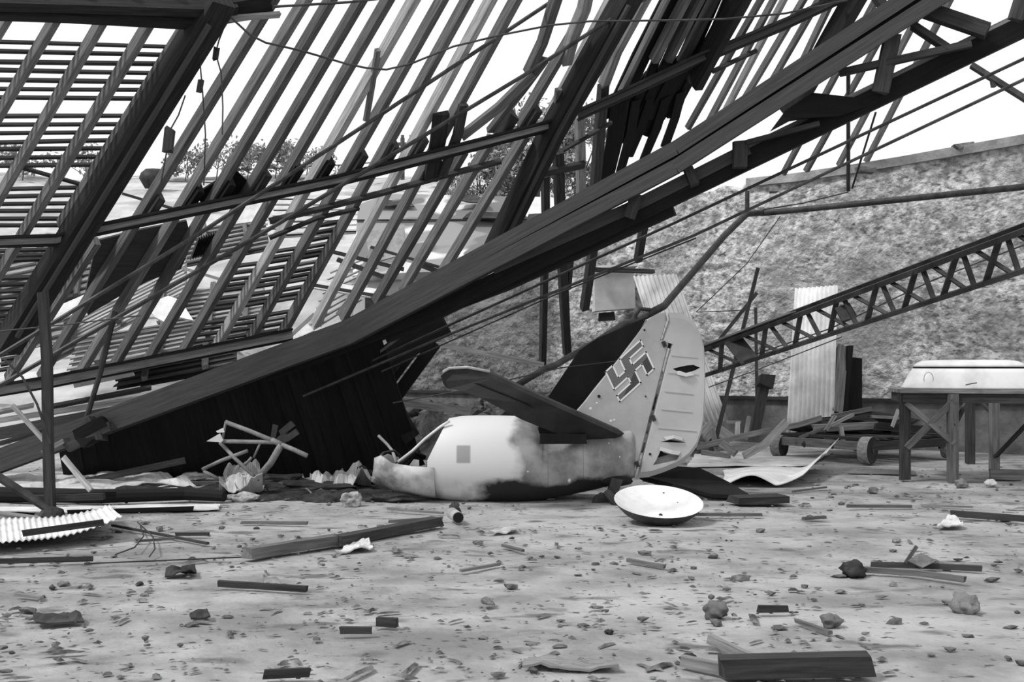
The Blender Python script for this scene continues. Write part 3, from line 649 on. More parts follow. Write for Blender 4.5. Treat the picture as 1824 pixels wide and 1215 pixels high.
# ================================================================ BLACK BOARDS STANDING IN FOR SHADE UNDER THE TRUSS
cr = thing('dark_shade_boarding', gnd(420, 852), 'black roof boards under the fallen truss, filling in its deep shade', 'boarding')
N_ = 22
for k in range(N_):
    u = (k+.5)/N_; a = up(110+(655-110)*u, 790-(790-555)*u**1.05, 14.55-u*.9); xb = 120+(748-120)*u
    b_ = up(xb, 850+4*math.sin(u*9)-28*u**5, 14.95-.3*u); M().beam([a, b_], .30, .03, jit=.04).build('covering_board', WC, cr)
for i, (x0, y0, x1, y1, Y0, Y1, wd, mt, lab) in enumerate([
    (420, 722, 770, 560, 14.4, 13.9, 10, WC, 'blackened board tucked right under the truss'),
    (595, 690, 720, 594, 14.6, 13.6, 4, WR, 'thin lighter batten parallel to the underside of the truss'),
    (640, 735, 712, 640, 15.5, 15.5, 14, WC, 'left slanting board of the three under the truss middle'),
    (672, 716, 742, 622, 15.6, 15.6, 12, WC, 'middle slanting board of the three under the truss middle'),
    (704, 708, 775, 612, 15.7, 15.7, 22, WC, 'broadest slanting board of the three under the truss middle'),
    (150, 858, 330, 820, 14.0, 14.1, 12, WD, 'dull board along the foot of the black panel at left'),
    (772, 612, 968, 650, 18.5, 18.5, 9, WM, 'light board sloping across the dark rubble left of the dangling posts'),
    (680, 712, 838, 733, 16, 16, 15, WM, 'weathered plank lying on rubble behind the aircraft nose'),
    (590, 706, 790, 572, 15.2, 14.6, 46, WC, 'broad black board added as shade in the gap under the truss middle'),
    (650, 640, 735, 782, 15.0, 14.4, 30, WC, 'wide black board leaning at the right edge of the black boards')]):
    tag(M().beam([up(x0, y0, Y0), up(x1, y1, Y1)], px(wd, Y0), .04, jit=.05).build('loose_board', mt), lab, 'board')
# ================================================================ TABLE WITH UPTURNED TUB
tb_ = thing('work_table', gnd(1700, 858), 'heavy wooden trestle table with crossed braces under the upturned tub', 'table')
tz = 1.16
TC = [V((4.98, 14.45, tz)), V((6.75, 14.0, tz)), V((7.05, 15.25, tz)), V((5.25, 15.7, tz))]
TC[0] = up(1604, 697, 14.5); TC[0].z = tz
pa, pb, pc, pd = TC
for k in range(5):
    a = pa.lerp(pd, (k+.5)/5); b_ = pb.lerp(pc, (k+.5)/5); M().beam([a, b_], .235, .05, nrm=(0, 0, 1), jit=.01).build('top_board', WM, tb_)
M().beam([pa+V((.05, .06, -.09)), pb+V((0, .06, -.09))], .11, .05, nrm=(0, -1, 0)).build('apron', WD, tb_)
M().beam([pd+V((.05, -.06, -.09)), pc+V((0, -.06, -.09))], .11, .05, nrm=(0, -1, 0)).build('apron', WD, tb_)
M().beam([pa+V((.06, .06, -.09)), pd+V((.06, -.06, -.09))], .11, .05, nrm=(-1, 0, 0)).build('apron', WD, tb_)
L1, L2, L3, L4 = gnd(1612, 855), gnd(1697, 859), gnd(1771, 838), V((6.7, 14.25, 0))
L5 = gnd(1728, 826)
for l in (L1, L2, L3, L4, L5): M().beam([l, V((l.x, l.y, tz-.03))], .115, .11, nrm=(0, -1, 0), jit=.03).build('leg', WR if l in (L2, L3) else WD, tb_)
def br(a, za, b, zb, w_=.07, mt=WR): M().beam([V((a.x, a.y-.05, za)), V((b.x, b.y-.05, zb))], w_, .035, jit=.05).build('cross_brace', mt, tb_)
br(L1, 1.0, L2, .5); br(L2, 1.05, L1, .42, .08); br(L2, .72, L5, 1.08, .06, WD); br(L3, .75, L5, 1.1, .07, WD); br(L3, .2, L4, .95, .06, WD)
tag(M().beam([gnd(1762, 853)+V((0, 0, .06)), gnd(1880, 856)+V((0, 0, .06))], .13, .14, jit=.05).build('timber_block', WR), 'dark squared timber lying at the foot of the right table leg', 'timber')
def rrect(cx, cy, z, hx, hy, n=36, ex=3.2, rot=-.25):
    R = []
    for i in range(n):
        a = 2*math.pi*i/n; c, s = math.cos(a), math.sin(a); X = math.copysign(abs(c)**(2/ex), c)*hx; Y = math.copysign(abs(s)**(2/ex), s)*hy
        R.append(V((cx+X*math.cos(rot)-Y*math.sin(rot), cy+X*math.sin(rot)+Y*math.cos(rot), z)))
    return R
tubc = V((6.04, 14.85)); z0 = tz+.03
tu = thing('upturned_tub', V((tubc.x, tubc.y, z0)), 'smooth white upturned tub resting on the trestle table', 'tub')
m = M(); m.loft([rrect(tubc.x, tubc.y, z0+h, .84-d, .5-d*.6) for h, d in ((0, 0), (.02, .005), (.1, .045), (.2, .1), (.262, .14))], (True, True)); m.build('lower_shell', MW, tu, smooth=True)
m = M(); m.loft([rrect(tubc.x, tubc.y, z0+.262+h, .69-d, .41-d*.7) for h, d in ((0, 0), (.022, .0))], (True, True)); m.build('seam', MIns, tu)
m = M(); m.loft([rrect(tubc.x, tubc.y, z0+.284+h, .692-d, .412-d*.8) for h, d in ((0, 0), (.03, .02), (.06, .06), (.08, .12), (.09, .22), (.093, .34))], (True, True)); m.build('upper_shell', MW, tu, smooth=True)
hc = up(1654, 675, 14.36)
M().tube([hc+V((.06*math.cos(a), 0, .085*math.sin(a))) for a in [i*math.pi/8-.4 for i in range(11)]], .005, 6).build('handle_loop', MG, tu)
M().tube([up(1720, 686, 14.2), up(1732, 683, 14.2), up(1740, 682, 14.2)], .007, 6).build('clip', MI, tu)
# ================================================================ TROLLEY WITH SCRAP
tr = thing('flat_trolley', gnd(1500, 822), 'low flat trolley with pale-rimmed iron wheels beside the wall', 'trolley')
wa, wb, wc2, wd2 = up(1388, 796, 18.3), up(1545, 800, 16.9), up(1690, 783, 18.0), up(1530, 782, 19.4)
for c, r in ((wa, .17), (wb, .2), (wc2, .17), (wd2, .14)):
    c.z = r+.01; w2 = M(); ax = (wb-wa).normalized(); ax = V((ax.y, -ax.x, 0)) if False else V((.75, -.66, 0)).normalized()
    w2.loft(lathe([(r*.4, -.08), (r*.95, -.08), (r, -.06), (r, .06), (r*.95, .08), (r*.4, .08)], c, ax, 24), (True, True)); wo = w2.build('wheel', MD, tr, smooth=False)
    M().loft(lathe([(r*1.01, -.08), (r*1.04, -.06), (r*1.04, .06), (r*1.01, .08)], c, ax, 24)).build('rim', WM, wo)
    M().tube([c-ax*.16, c+ax*.1], .035, 8).build('hub', MI, wo)
for a, b_ in ((wa, wb), (wb, wc2), (wc2, wd2), (wd2, wa)):
    M().beam([V((a.x, a.y, .27)), V((b_.x, b_.y, .27))], .13, .12, jit=.03).build('frame_timber', WM if a in (wa,) else WD, tr)
for u in (.3, .62): M().lump(V(wa.lerp(wb, u).to_tuple())+V((-.02, -.08, .05)), .05, (1, .5, 1), 1, .2, u).build('bolt', MD, tr)
for k in range(6):
    a = wa.lerp(wd2, (k+.5)/6); b_ = wb.lerp(wc2, (k+.5)/6); M().beam([V((a.x, a.y, .37)), V((b_.x, b_.y, .37))], .2, .04, nrm=(0, 0, 1), jit=.06).build('deck_board', WD, tr)
SCR = [(1448, 763, 1560, 758, 18.0, 18.0, 13, WM, 'squared timber lying on the trolley load'), (1560, 760, 1672, 766, 17.8, 18, 13, WD, 'dark beam across the right half of the trolley load'),
 (1482, 742, 1552, 728, 18.3, 18.3, 8, WM, 'light splintered board on top of the trolley load'), (1424, 780, 1470, 762, 17.9, 18, 5, WR, 'thin slanting stick at the left of the trolley load'),
 (1552, 742, 1606, 745, 18.0, 18.0, 5, WL, 'pale lath pointing right from the trolley load'), (1600, 730, 1589, 760, 17.7, 17.7, 4, WL, 'short pale peg crossing the end of the pale lath'),
 (1497, 760, 1502, 786, 17.7, 17.7, 7, WL, 'short pale upright under the trolley load'), (1470, 768, 1486, 742, 17.8, 18.0, 5, WM, 'curved grey strip leaning on the trolley load'), (1480, 758, 1520, 738, 17.7, 17.7, 5, WM, 'grey strip slanting up to the splintered board'),
 (1500, 750, 1590, 752, 18.2, 18.2, 12, WC, 'charred timber buried in the trolley load'), (1455, 752, 1540, 745, 18.5, 18.5, 16, WC, 'charred board at the back of the trolley load')]
for x0, y0, x1, y1, Y0, Y1, wd, mt, lab in SCR:
    tag(M().beam([up(x0, y0, Y0), up(x1, y1, Y1)], px(wd, Y0), .08, jit=.12).build('scrap_timber', mt), lab, 'timber', 'scrap piled on the trolley')
m = M(); m.lump(up(1528, 758, 18.3), .5, (1.5, .5, .36), 3, .9, 4); tag(m.build('scrap_heap', MD), 'dark tangled heap in the middle of the trolley', 'scrap')
# ================================================================ SHEETS AND POLES BY THE WALL
def corr(name, pts, mt, lab, n=11, amp=.022, parent=None, bend=None, nv=6, cat='metal sheet'):
    P = [up(*q) for q in pts]
    def fn(u, v, p, nrm):
        p = p+nrm*amp*math.sin(u*n*2*math.pi)
        if bend: p = p+nrm*bend(u, v)
        return p
    o = M().grid(P[0], P[1], P[2], P[3], n*6, nv, fn, th=.008).build(name, mt, smooth=True); return tag(o, lab, cat)
# corners: bottom-left, bottom-right, top-right, top-left
corr('corrugated_sheet', [(1400, 782, 19.3), (1484, 788, 18.7), (1492, 508, 19.3), (1416, 514, 19.9)], MWw, 'tall pale corrugated sheet standing upright against the wall', 10, .03)
corr('corrugated_sheet', [(1215, 770, 19.5), (1296, 748, 19.6), (1205, 488, 21.2), (1128, 492, 21.4)], MG, 'grey corrugated sheet leaning on the wall behind the aircraft fin', 10, .02)
for x0, y0, x1, y1, Y0, Y1, wd, mt, lab in [(1490, 735, 1500, 618, 18.9, 19.4, 18, WM, 'light board leaning just right of the tall corrugated sheet'), (1503, 740, 1514, 616, 19.0, 19.3, 10, WC, 'narrow dark board leaning right of the tall corrugated sheet'), (1520, 745, 1520, 640, 19.3, 19.6, 26, WC, 'wide black board standing right of the tall corrugated sheet'),
   (1328, 782, 1335, 742, 18.6, 18.7, 8, WL, 'short pale stake in front of the stout dark post'), (1270, 803, 1350, 478, 17.6, 19.5, 7, WD, 'long thin dark pole leaning across the lattice girder'), (1276, 612, 1348, 522, 19.3, 19.6, 6, WD, 'short pole crossing the long thin dark pole'), (1348, 712, 1346, 548, 19.8, 19.8, 5, MI, 'thin vertical iron rod behind the lattice girder')]:
    tag(M().beam([up(x0, y0, Y0), up(x1, y1, Y1)], px(wd, Y0), px(wd*.7, Y0), jit=.06).build('leaning_pole' if wd < 9 else 'leaning_board', mt), lab, 'pole' if wd < 9 else 'board')
sp = thing('leaning_post', up(1342, 776, 18.6), 'stout dark post with a flared head leaning by the wall', 'post')
M().beam([up(1342, 776, 18.6), up(1362, 680, 18.6)], .16, .13, jit=.05).build('shaft', WD, sp)
hp = up(1364, 676, 18.5); M().beam([hp+V((-.03, 0, -.12)), hp+V((.02, 0, .06))], .24, .2, jit=.1).build('head_block', WD, sp)
# pale masonry block left of the leaning sheet
mb = thing('masonry_block', up(1095, 552, 23.0), 'pale plastered masonry block on the broken wall left of the fin', 'block')
a0 = up(1064, 552, 22.6); a1 = up(1136, 548, 22.6)
M().beam([a0.lerp(a1, .0)+V((0, .45, .42)), a1+V((0, .45, .42))], .85, .9, nrm=(0, -1, 0), jit=.04).build('block_body', MBw, mb)
M().beam([a0+V((.02, .45, .86)), a1+V((0, .45, .86))], .05, 1.0, nrm=(0, -1, 0), jit=.06).build('block_cap', MBw, mb)
tag(M().beam([up(1052, 480, 22.3), up(1165, 484, 22.3)], .07, .3, nrm=(0, -1, 0), jit=.08).build('flat_board', WD), 'dark flat board lying above the pale masonry block', 'board')
tag(M().beam([up(1066, 565, 22.75), up(1094, 563, 22.75)], .17, .2, jit=.06).build('dark_recess', MIns), 'dark recess below the pale masonry block, put in as a black box', 'recess')  # black box standing in for a dark opening
# crates, planks on the floor right of the rudder
for pts, wd, mt, lab in [([(1240, 797, 17.4), (1330, 775, 17.4), (1420, 757, 18.0), (1462, 745, 18.2)], 10, WM, 'long board sloping up towards the tall corrugated sheet'), ([(1325, 812, 16.8), (1362, 792, 17.2), (1400, 752, 17.6)], 13, WL, 'bent pale plank propped on the long sloping board'),
   ([(1285, 790, 17.3), (1310, 808, 16.9)], 13, WM, 'short plank lying under the long sloping board'), ([(1268, 758, 18.4), (1302, 782, 18.2)], 20, WM, 'tilted crate side next to the leaning sheet'), ([(1295, 752, 18.5), (1320, 752, 18.5)], 5, WL, 'top bar of the small crate frame'), ([(1314, 752, 18.4), (1313, 782, 18.3)], 8, WL, 'upright of the small crate frame'), ([(1252, 778, 18.0), (1268, 760, 18.2)], 24, WL, 'pale crate panel showing beside the rudder edge'), ([(1268, 764, 17.5), (1278, 806, 17.4)], 9, WR, 'dark stub post in front of the small crate frame'), ([(1250, 806, 17.0), (1300, 812, 16.6)], 9, WM, 'grey plank at the back edge of the white sheet')]:
    P = [up(*q) for q in pts]; tag(M().beam(P, px(wd, P[0].y), .05, jit=.05).build('scrap_plank', mt), lab, 'plank')
# crumpled sheets
def crump(name, pts, mt, lab, amp=.05, nu=20, nv=10, fn2=None, sc_=2.0, cat='metal sheet', sd=0):
    P = [up(*q) if len(q) == 3 else gnd(*q, .012) for q in pts]
    def fn(u, v, p, n):
        p = p+V((0, 0, 1))*amp*(fbm(V((p.x*sc_, p.y*sc_, sd)), 3)+.35)+V((.04, .03, 0))*noise.noise(p*4)
        if fn2: p = p+fn2(u, v)
        return V((p.x, p.y, max(.012, p.z)))
    return tag(M().grid(P[0], P[1], P[2], P[3], nu, nv, fn, th=.012).build(name, mt), lab, cat)
crump('white_sheet', [(1222, 832), (1440, 830), (1484, 806), (1240, 808)], ML, 'large flat white sheet lying behind the rudder', .025, sc_=1.2)
crump('curled_sheet', [(1290, 864), (1430, 865), (1490, 832), (1290, 838)], ML, 'curled pale sheet with raised right edge behind the trailing tailplane', .02, 40, 12, lambda u, v: V((.25*max(0, u-.8)*v, 0, .42*max(0, (u-.70)/.30)**1.4*(v*.7+.3)+.12*(math.sin((u-.05)/.62*math.pi) if .05 < u < .67 else 0)*(1-v*.7))), sc_=1.4, sd=3)
M_ = crump('flat_sheet', [(1502, 842), (1632, 845), (1628, 838), (1540, 836)], WM, 'thin grey panel lying in front of the trolley', .01, 8, 4, cat='panel')
crump('white_sheet', [(-40, 888), (330, 880), (250, 842), (-40, 846)], ML, 'large white sheet spread below the truss at far left', .08, 30, 12, sd=5)
crump('white_sheet', [(150, 876), (350, 866), (310, 852), (140, 838)], ML, 'pale folded sheet beside the vertical post at left', .12, 20, 10, sd=8)
crump('ash_cloth', [(388, 886), (470, 884), (458, 842), (405, 845)], MP, 'crumpled pale sheet below the bent tube frame', .26, 24, 14, sc_=3.5, cat='cloth', sd=2)
crump('torn_skin', [(545, 886), (662, 872), (648, 822), (575, 838)], MP, 'torn pale metal skin lying at the broken aircraft nose', .24, 28, 14, sc_=3.2, cat='metal sheet', sd=6)
crump('white_strip', [(-30, 915), (390, 908), (388, 899), (-30, 905)], ML, 'long flat white strip lying left along the ground', .02, 20, 3, cat='panel', sd=9)
# corrugated sheet curled up at lower left
a, b_, c_, d_ = gnd(-60, 990), gnd(205, 968), gnd(195, 928), gnd(-60, 930)
def cf(u, v, p, n): return p+V((0, .28*(u-.45)*(1-v)*(1 if u > .45 else .6)*2*abs(u-.45),  .04+.008*math.sin(u*24*2*math.pi)+.12*(2*u-1)**2*(u > .5)+.05*(1-v)**2))
tag(M().grid(a, b_, c_, d_, 150, 8, cf, th=.008).build('corrugated_sheet', ML, smooth=True), 'curled pale corrugated sheet lying at the lower left', 'metal sheet')
tag(M().beam([gnd(40, 950, .14), gnd(185, 930, .2)], .05, .03, jit=.1).build('thin_stick', WD), 'thin dark stick lying on the curled corrugated sheet', 'stick')
# ================================================================ POST, RODS, PIPES, CABLES
po = thing('vertical_post', gnd(90, 925), 'dark vertical post standing in front of the truss at left', 'post')
M().beam([gnd(90, 925), up(86, 800, 10.9), up(84, 640, 10.9), up(76, 520, 10.9)], .085, .085, jit=.05).build('shaft', WD, po)
M().lump(up(92, 918, 10.85), .14, (.8, .8, .6), 2, .3, 4).build('foot', MD, po)
M().beam([up(60, 888, 10.95), up(185, 884, 10.95)], .06, .06, jit=.1).build('foot_rail', WD, po)
for pts, r, mt, lab, nm in [([(-20, 838, 10.9), (88, 908, 10.88)], .045, MI, 'stout slanting brace running to the foot of the vertical post', 'brace_rod'),
   ([(-20, 912, 10.7), (80, 925, 10.8)], .025, WM, 'thin slat on the ground left of the post foot', 'brace_rod'),
   ([(205, 555, 14.2), (180, 660, 14.1), (150, 758, 13.95)], .035, MD, 'leaning iron rod in front of the left rafters', 'iron_rod')]:
    tag(M().tube([up(*q) for q in pts], r, 8).build(nm, mt), lab, 'rod')
for pts, wd, lab in [([(22, 722, 12.5), (85, 792, 12.4)], 8, 'pale slat slanting down to the post above the truss'), ([(112, 814, 11.5), (142, 850, 11.4), (162, 873, 11.3)], 9, 'broken pale slat hanging below the truss near the post')]:
    P = [up(*q) for q in pts]; tag(M().beam(P, px(wd, 12), .03, jit=.1).build('broken_lath', WL), lab, 'slat')
CAB = [([(1840, 97, 10.5), (1204, 396, 12.5), (814, 573, 13.6), (560, 690, 14.2)], .016, 'upper of the two cables slanting across below the truss'), ([(1840, 134, 10.5), (1235, 420, 12.3), (807, 593, 13.4), (540, 706, 14.0)], .016, 'lower of the two cables slanting across below the truss'),
  ([(1240, 424, 12.4), (1000, 520, 13.0), (680, 662, 13.6)], .009, 'thin cable close below the lower slanting cable'), ([(1000, -9, 14.9), (600, 256, 14.2), (349, 420, 13.7), (-20, 645, 13.1)], .026, 'upper long tie rod crossing the rafters'),
  ([(1160, -9, 15.1), (1066, 48, 15.0), (932, 135, 14.8), (600, 335, 14.0), (460, 420, 13.7), (-20, 698, 13.0)], .026, 'lower long tie rod crossing the rafters'),
  ([(410, 30, 12.3), (445, 62, 12.4), (473, 76, 12.5), (535, 90, 12.6), (618, 114, 12.8), (652, 121, 12.9), (688, 124, 13), (731, 114, 13), (807, 83, 13.1), (894, 62, 13.2), (980, 45, 13.2), (1050, 38, 13.2), (1204, 36, 13.2), (1290, 34, 13.1), (1398, 24, 13), (1510, 0, 13)], .012, 'sagging wire drooping across the rafters from the thick left beam'),
  ([(488, 12, 12.4), (620, 4, 12.5), (700, -5, 12.6)], .014, 'short straight wire at the top edge beside the ridge block'),
  ([(700, 718, 13.0), (850, 690, 12.9), (1000, 655, 13.1), (1130, 640, 13.3)], .007, 'faint wire running behind the raised tailplane'), ([(1320, 640, 16.5), (1480, 585, 16), (1660, 500, 15), (1840, 430, 14)], .01, 'thin wire sagging below the lattice girder'),
  ([(1390, 385, 19), (1330, 470, 19), (1240, 556, 19)], .008, 'thin wire slanting down the wall right of the fin'), ([(1262, 690, 15.5), (1340, 662, 15.5), (1500, 600, 15)], .008, 'fine wire hanging between rudder and girder'), ([(0, 590, 12.6), (120, 578, 12.6), (250, 562, 12.6)], .008, 'fine wire across the post near its top'),
  ([(1241, 556, 19.5), (1345, 552, 19.5)], .008, 'short level wire right of the fin top'), ([(8, 640, 10.8), (40, 672, 10.8), (66, 720, 10.8), (90, 790, 10.8)], .012, 'curved bent rod hanging beside the vertical post')]
for pts, r, lab in CAB: tag(M().tube([up(*q) for q in pts], r, 6).build('wire' if r < .02 else 'tie_rod', MI), lab, 'wire' if r < .02 else 'rod')
pp = thing('bent_pipe', up(1110, 582, 15.5), 'long bent iron pipe sagging off the wall down behind the fin', 'pipe')
M().tube([up(1860, 329, 17.6), up(1570, 359, 19), up(1390, 377, 20), up(1355, 380, 20)], .055, 10).build('wall_pipe', MI, pp, smooth=True)
M().tube([up(1358, 379, 20), up(1330, 381, 19.8), up(1290, 420, 19), up(1204, 520, 17.5), up(1183, 545, 17), up(1150, 562, 16.5)], .058, 10).build('sloping_pipe', MI, pp, smooth=True)
M().tube([up(1152, 560, 16.5), up(1131, 572, 16.2), up(1112, 576, 16), up(1060, 610, 15.6), up(1032, 626, 15.4), up(990, 650, 15.2), up(968, 658, 15), up(915, 690, 15)], .045, 10).build('drooping_pipe', MI, pp, smooth=True)
M().tube([up(1133, 585, 16.2), up(1132, 562, 16.2), up(1140, 550, 16.2), up(1158, 552, 16.3)], .03, 8).build('pipe_hook', MI, pp, smooth=True)
for pts, r, lab in [([(1511, 128, 18.5), (1511, 340, 19.5)], .035, 'thin vertical pipe in front of the wall top'), ([(1560, 200, 18.5), (1518, 335, 19.6)], .018, 'thin slanting rod beside the vertical pipe'), ([(1331, 340, 19.9), (1331, 382, 19.9)], .04, 'short pipe stub above the pipe elbow'), ([(1331, 378, 20), (1430, 362, 20), (1511, 342, 19.6)], .012, 'thin cord from the pipe elbow to the vertical pipe')]:
    tag(M().tube([up(*q) for q in pts], r, 8).build('iron_rod', MI), lab, 'rod')
for x0, y0, x1, y1, lab in ((1700, 263, 1732, 258, 'flat dark stone lying on the wall coping'), (1528, 301, 1555, 304, 'small dark slab at the broken edge of the wall top'), (1372, 338, 1386, 338, 'thin slab left of the vertical pipe on the wall top')):
    Y = 19.6; a, b_ = up(x0, y0, Y), up(x1, y1, Y); tag(M().beam([a, b_], .09, .2, jit=.2).build('coping_stone', MS), lab, 'slab')
# wires with fittings hanging beside the thick left beam
for pts, blk, lab in [([(404, 36), (390, 72), (384, 95), (394, 130), (397, 190), (396, 240)], (386, 95), 'thin cord with a dark fitting hanging right of the thick beam'), ([(357, 40), (357, 120), (361, 165), (366, 240), (363, 330)], (358, 152), 'long cord with a dark fitting hanging down the rafters'), ([(330, 170), (318, 205), (304, 230), (296, 275), (286, 330)], (302, 238), 'cord carrying a large dark pulley block right of the thick beam')]:
    t = thing('hanging_wire', up(*pts[-1], 12.9), lab, 'cord'); M().tube([up(x, y, 12.6) for x, y in pts], .009, 6).build('cord', MI, t)
    big = blk[0] == 302; s_ = .1 if big else .055
    M().beam([up(blk[0], blk[1]-(11 if big else 9), 12.6), up(blk[0]-3, blk[1]+(32 if big else 12), 12.6)], s_, s_*.8, jit=.15).build('fitting', WD, t)
# ================================================================ BENT TUBE FRAME AND BURNT DEBRIS
tf = thing('tube_wreckage', gnd(455, 872), 'twisted frame of pale metal tubes standing in front of the black boards', 'wreckage')
for pts, r in [([(402, 752), (440, 766), (484, 784)], .032), ([(396, 786), (489, 788)], .03), ([(392, 788), (420, 818), (452, 848)], .028), ([(501, 792), (482, 825), (458, 853)], .048), ([(501, 792), (525, 802), (547, 812)], .034), ([(441, 803), (395, 820), (361, 836), (364, 840), (387, 852)], .026), ([(448, 815), (437, 828)], .02), ([(402, 752), (396, 786)], .018), ([(484, 784), (501, 792)], .04), ([(466, 784), (452, 815)], .016)]:
    M().tube([up(x, y, 12.9-.002*(x-400)) for x, y in pts], r*.82, 8).build('tube', MTu, tf, smooth=True)
for x0, y0, x1, y1, w_ in ((486, 784, 491, 757, .06), (500, 772, 522, 754, .07), (510, 782, 530, 768, .07), (494, 790, 512, 775, .1)):
    M().beam([up(x0, y0, 12.75), up(x1, y1, 12.75)], w_, .03, jit=.1).build('bracket', MI, tf)
M().slab([up(x, y, 12.85) for x, y in ((368, 786), (392, 772), (398, 784), (394, 788))], .02).build('torn_plate', ML, tf)
M().slab([up(x, y, 12.85) for x, y in ((385, 768), (398, 762), (400, 770), (388, 771))], .02).build('torn_plate', ML, tf)
for i, (x, y, r, sq, mt, lab) in enumerate([(490, 870, .28, (1.6, .8, .35), MD, 'black burnt heap at the foot of the tube frame'), (560, 878, .26, (1.8, .7, .3), MD, 'dark burnt heap left of the torn pale skin'), (650, 862, .14, (1.2, .7, .8), MD, 'scorched lump at the tip of the aircraft nose'), (625, 900, .10, (1.1, .8, .8), MR, 'light chunk of rubble in front of the aircraft nose'), (430, 893, .09, (1.8, .8, .6), MR, 'pale chunk of ash at the end of the dark log'), (505, 866, .07, (1.6, .8, .7), MP, 'small pale scrap in the burnt heap below the tube frame'), (532, 860, .06, (1.6, .8, .6), MP, 'tiny pale flake in the burnt heap near the torn skin'), (700, 893, .12, (2.5, .8, .4), MD, 'charred crust under the aircraft nose trough'), (345, 855, .1, (1.5, .8, .6), MP, 'light scrap at the right end of the folded sheet'), (810, 915, .06, (1, 1, 1), MD, 'small charred cinder near the tin can')]):
    p = gnd(x, y); m = M(); m.lump(p+V((0, 0, r*sq[2]*.75)), r, sq, 3, .55, i); tag(m.build('burnt_lump', mt), lab, 'lump')
cn = thing('tin_can', gnd(812, 922), 'small tin can lying on the floor in front of the fuselage', 'can')
a, b_ = gnd(805, 914, .07), gnd(816, 922, .06); M().tube([a, b_], .055, 14).build('can_body', MG, cn); M().tube([b_, b_+(b_-a).normalized()*.012], .05, 14).build('can_mouth', MIns, cn)
lg = M(); lg.tube([gnd(-40, 880, .08), gnd(180, 884, .085), gnd(330, 880, .08), gnd(400, 884, .07)], .085, 10, r2=.06); tag(lg.build('charred_log', WC), 'thick black log lying along the white sheet at left', 'log')
lg = M(); lg.beam([gnd(120, 884, .2), gnd(205, 880, .2)], .06, .06, jit=.1); tag(lg.build('charred_stick', WC), 'black stick on top of the charred log near the post', 'stick')
# beams lying between the lowest purlin and the truss at left
for x0, y0, x1, y1, Y0, Y1, wd, mt, lab in [(-20, 752, 300, 702, 15.4, 15.2, 10, WM, 'light beam just below the lowest purlin'), (-20, 776, 330, 712, 15.0, 15.0, 22, WT, 'broad dark beam lying behind the truss foot at left'), (0, 790, 75, 770, 14.9, 14.8, 8, WD, 'dark board above the truss foot at the left edge'), (95, 765, 205, 742, 14.8, 14.6, 5, WL, 'thin pale slat just above the truss splice')]:
    tag(M().beam([up(x0, y0, Y0), up(x1, y1, Y1)], px(wd, Y0), .12, jit=.05).build('fallen_timber', mt), lab, 'beam')
rtimb('eaves_board', [(90, 725), (270, 690)], 9, .05, -.1, WD, .08); rtimb('eaves_board', [(-20, 738), (60, 722)], 8, .05, -.1, WL, .08); rtimb('eaves_board', [(150, 712), (250, 694)], 14, .05, 0, WL, .08)
rsheet('eaves_flashing', [(128, 676), (232, 656), (240, 668), (132, 690)], .1, ML); rsheet('eaves_flashing', [(-20, 690), (62, 676), (70, 688), (-20, 704)], .1, ML)
# ================================================================ FALLEN ROOF SECTIONS ON THE SLOPE BEHIND
def section(q, n, mt, lab, horizontal=True, skip=(), lw=.07, raf=3, sheet=None):
    P = [up(*c) for c in q]; t = thing('fallen_lathwork', (P[0]+P[1]+P[2]+P[3])/4-V((0, 0, .5)), lab, 'roof section')
    nrm = (P[1]-P[0]).cross(P[3]-P[0]).normalized()
    for k in range(n):
        if k in skip: continue
        v = (k+.5)/n; M().beam([P[0].lerp(P[3], v), P[1].lerp(P[2], v)], lw, .03, nrm, jit=.15).build('batten', mt, t)
    for k in range(raf):
        u = (k+.5)/raf; M().beam([P[0].lerp(P[1], u)+nrm*.06, P[3].lerp(P[2], u)+nrm*.06], .1, .08, nrm, jit=.08).build('rafter', WR, t)
    if sheet: M().slab([p-nrm*.08 for p in P], .02, nrm=nrm).build('backing_sheet', sheet, t)
section([(92, 640, 21.5), (330, 520, 22.5), (330, 440, 24.5), (95, 560, 23.5)], 13, WL, 'pale battened roof section fallen on the slope behind the left rafters', lw=.09, sheet=WM)
section([(270, 625, 21.5), (470, 585, 22), (470, 500, 24), (290, 520, 23.5)], 12, WL, 'battened roof section behind the white cloth', lw=.08, sheet=WM)
section([(545, 600, 21), (640, 540, 21.5), (690, 440, 24), (590, 480, 23.5)], 9, WL, 'splintered roof section behind the middle rafters', lw=.06, raf=2)
section([(480, 420, 30), (650, 410, 30), (650, 350, 33), (490, 345, 33)], 7, MBw, 'pale tiled roof beyond the long purlin', lw=.3, raf=0, sheet=WM)
section([(205, 690, 20), (420, 650, 20), (420, 600, 22), (215, 640, 22)], 6, WD, 'dark roof section lying behind the lowest purlin', lw=.15, raf=2, sheet=WC)
section([(-40, 640, 21), (110, 600, 21), (110, 430, 25), (-40, 460, 25)], 14, WM, 'battened roof section at the far left behind the principal beam', lw=.12, raf=2, sheet=WM)
section([(120, 662, 19.5), (340, 618, 19.5), (345, 568, 21.5), (140, 600, 21.5)], 7, WM, 'grey battened roof section just behind the feet of the left rafters', lw=.1, raf=2, sheet=WT)
section([(85, 545, 23.5), (190, 515, 23.5), (200, 425, 26), (100, 440, 26)], 9, WM, 'battened roof section seen right of the thick left beam', lw=.12, raf=1, sheet=WM)
section([(330, 470, 26), (480, 440, 26), (470, 385, 29), (330, 410, 29)], 8, WM, 'dull battened roof section above the white cloth', lw=.15, raf=2, sheet=WD)
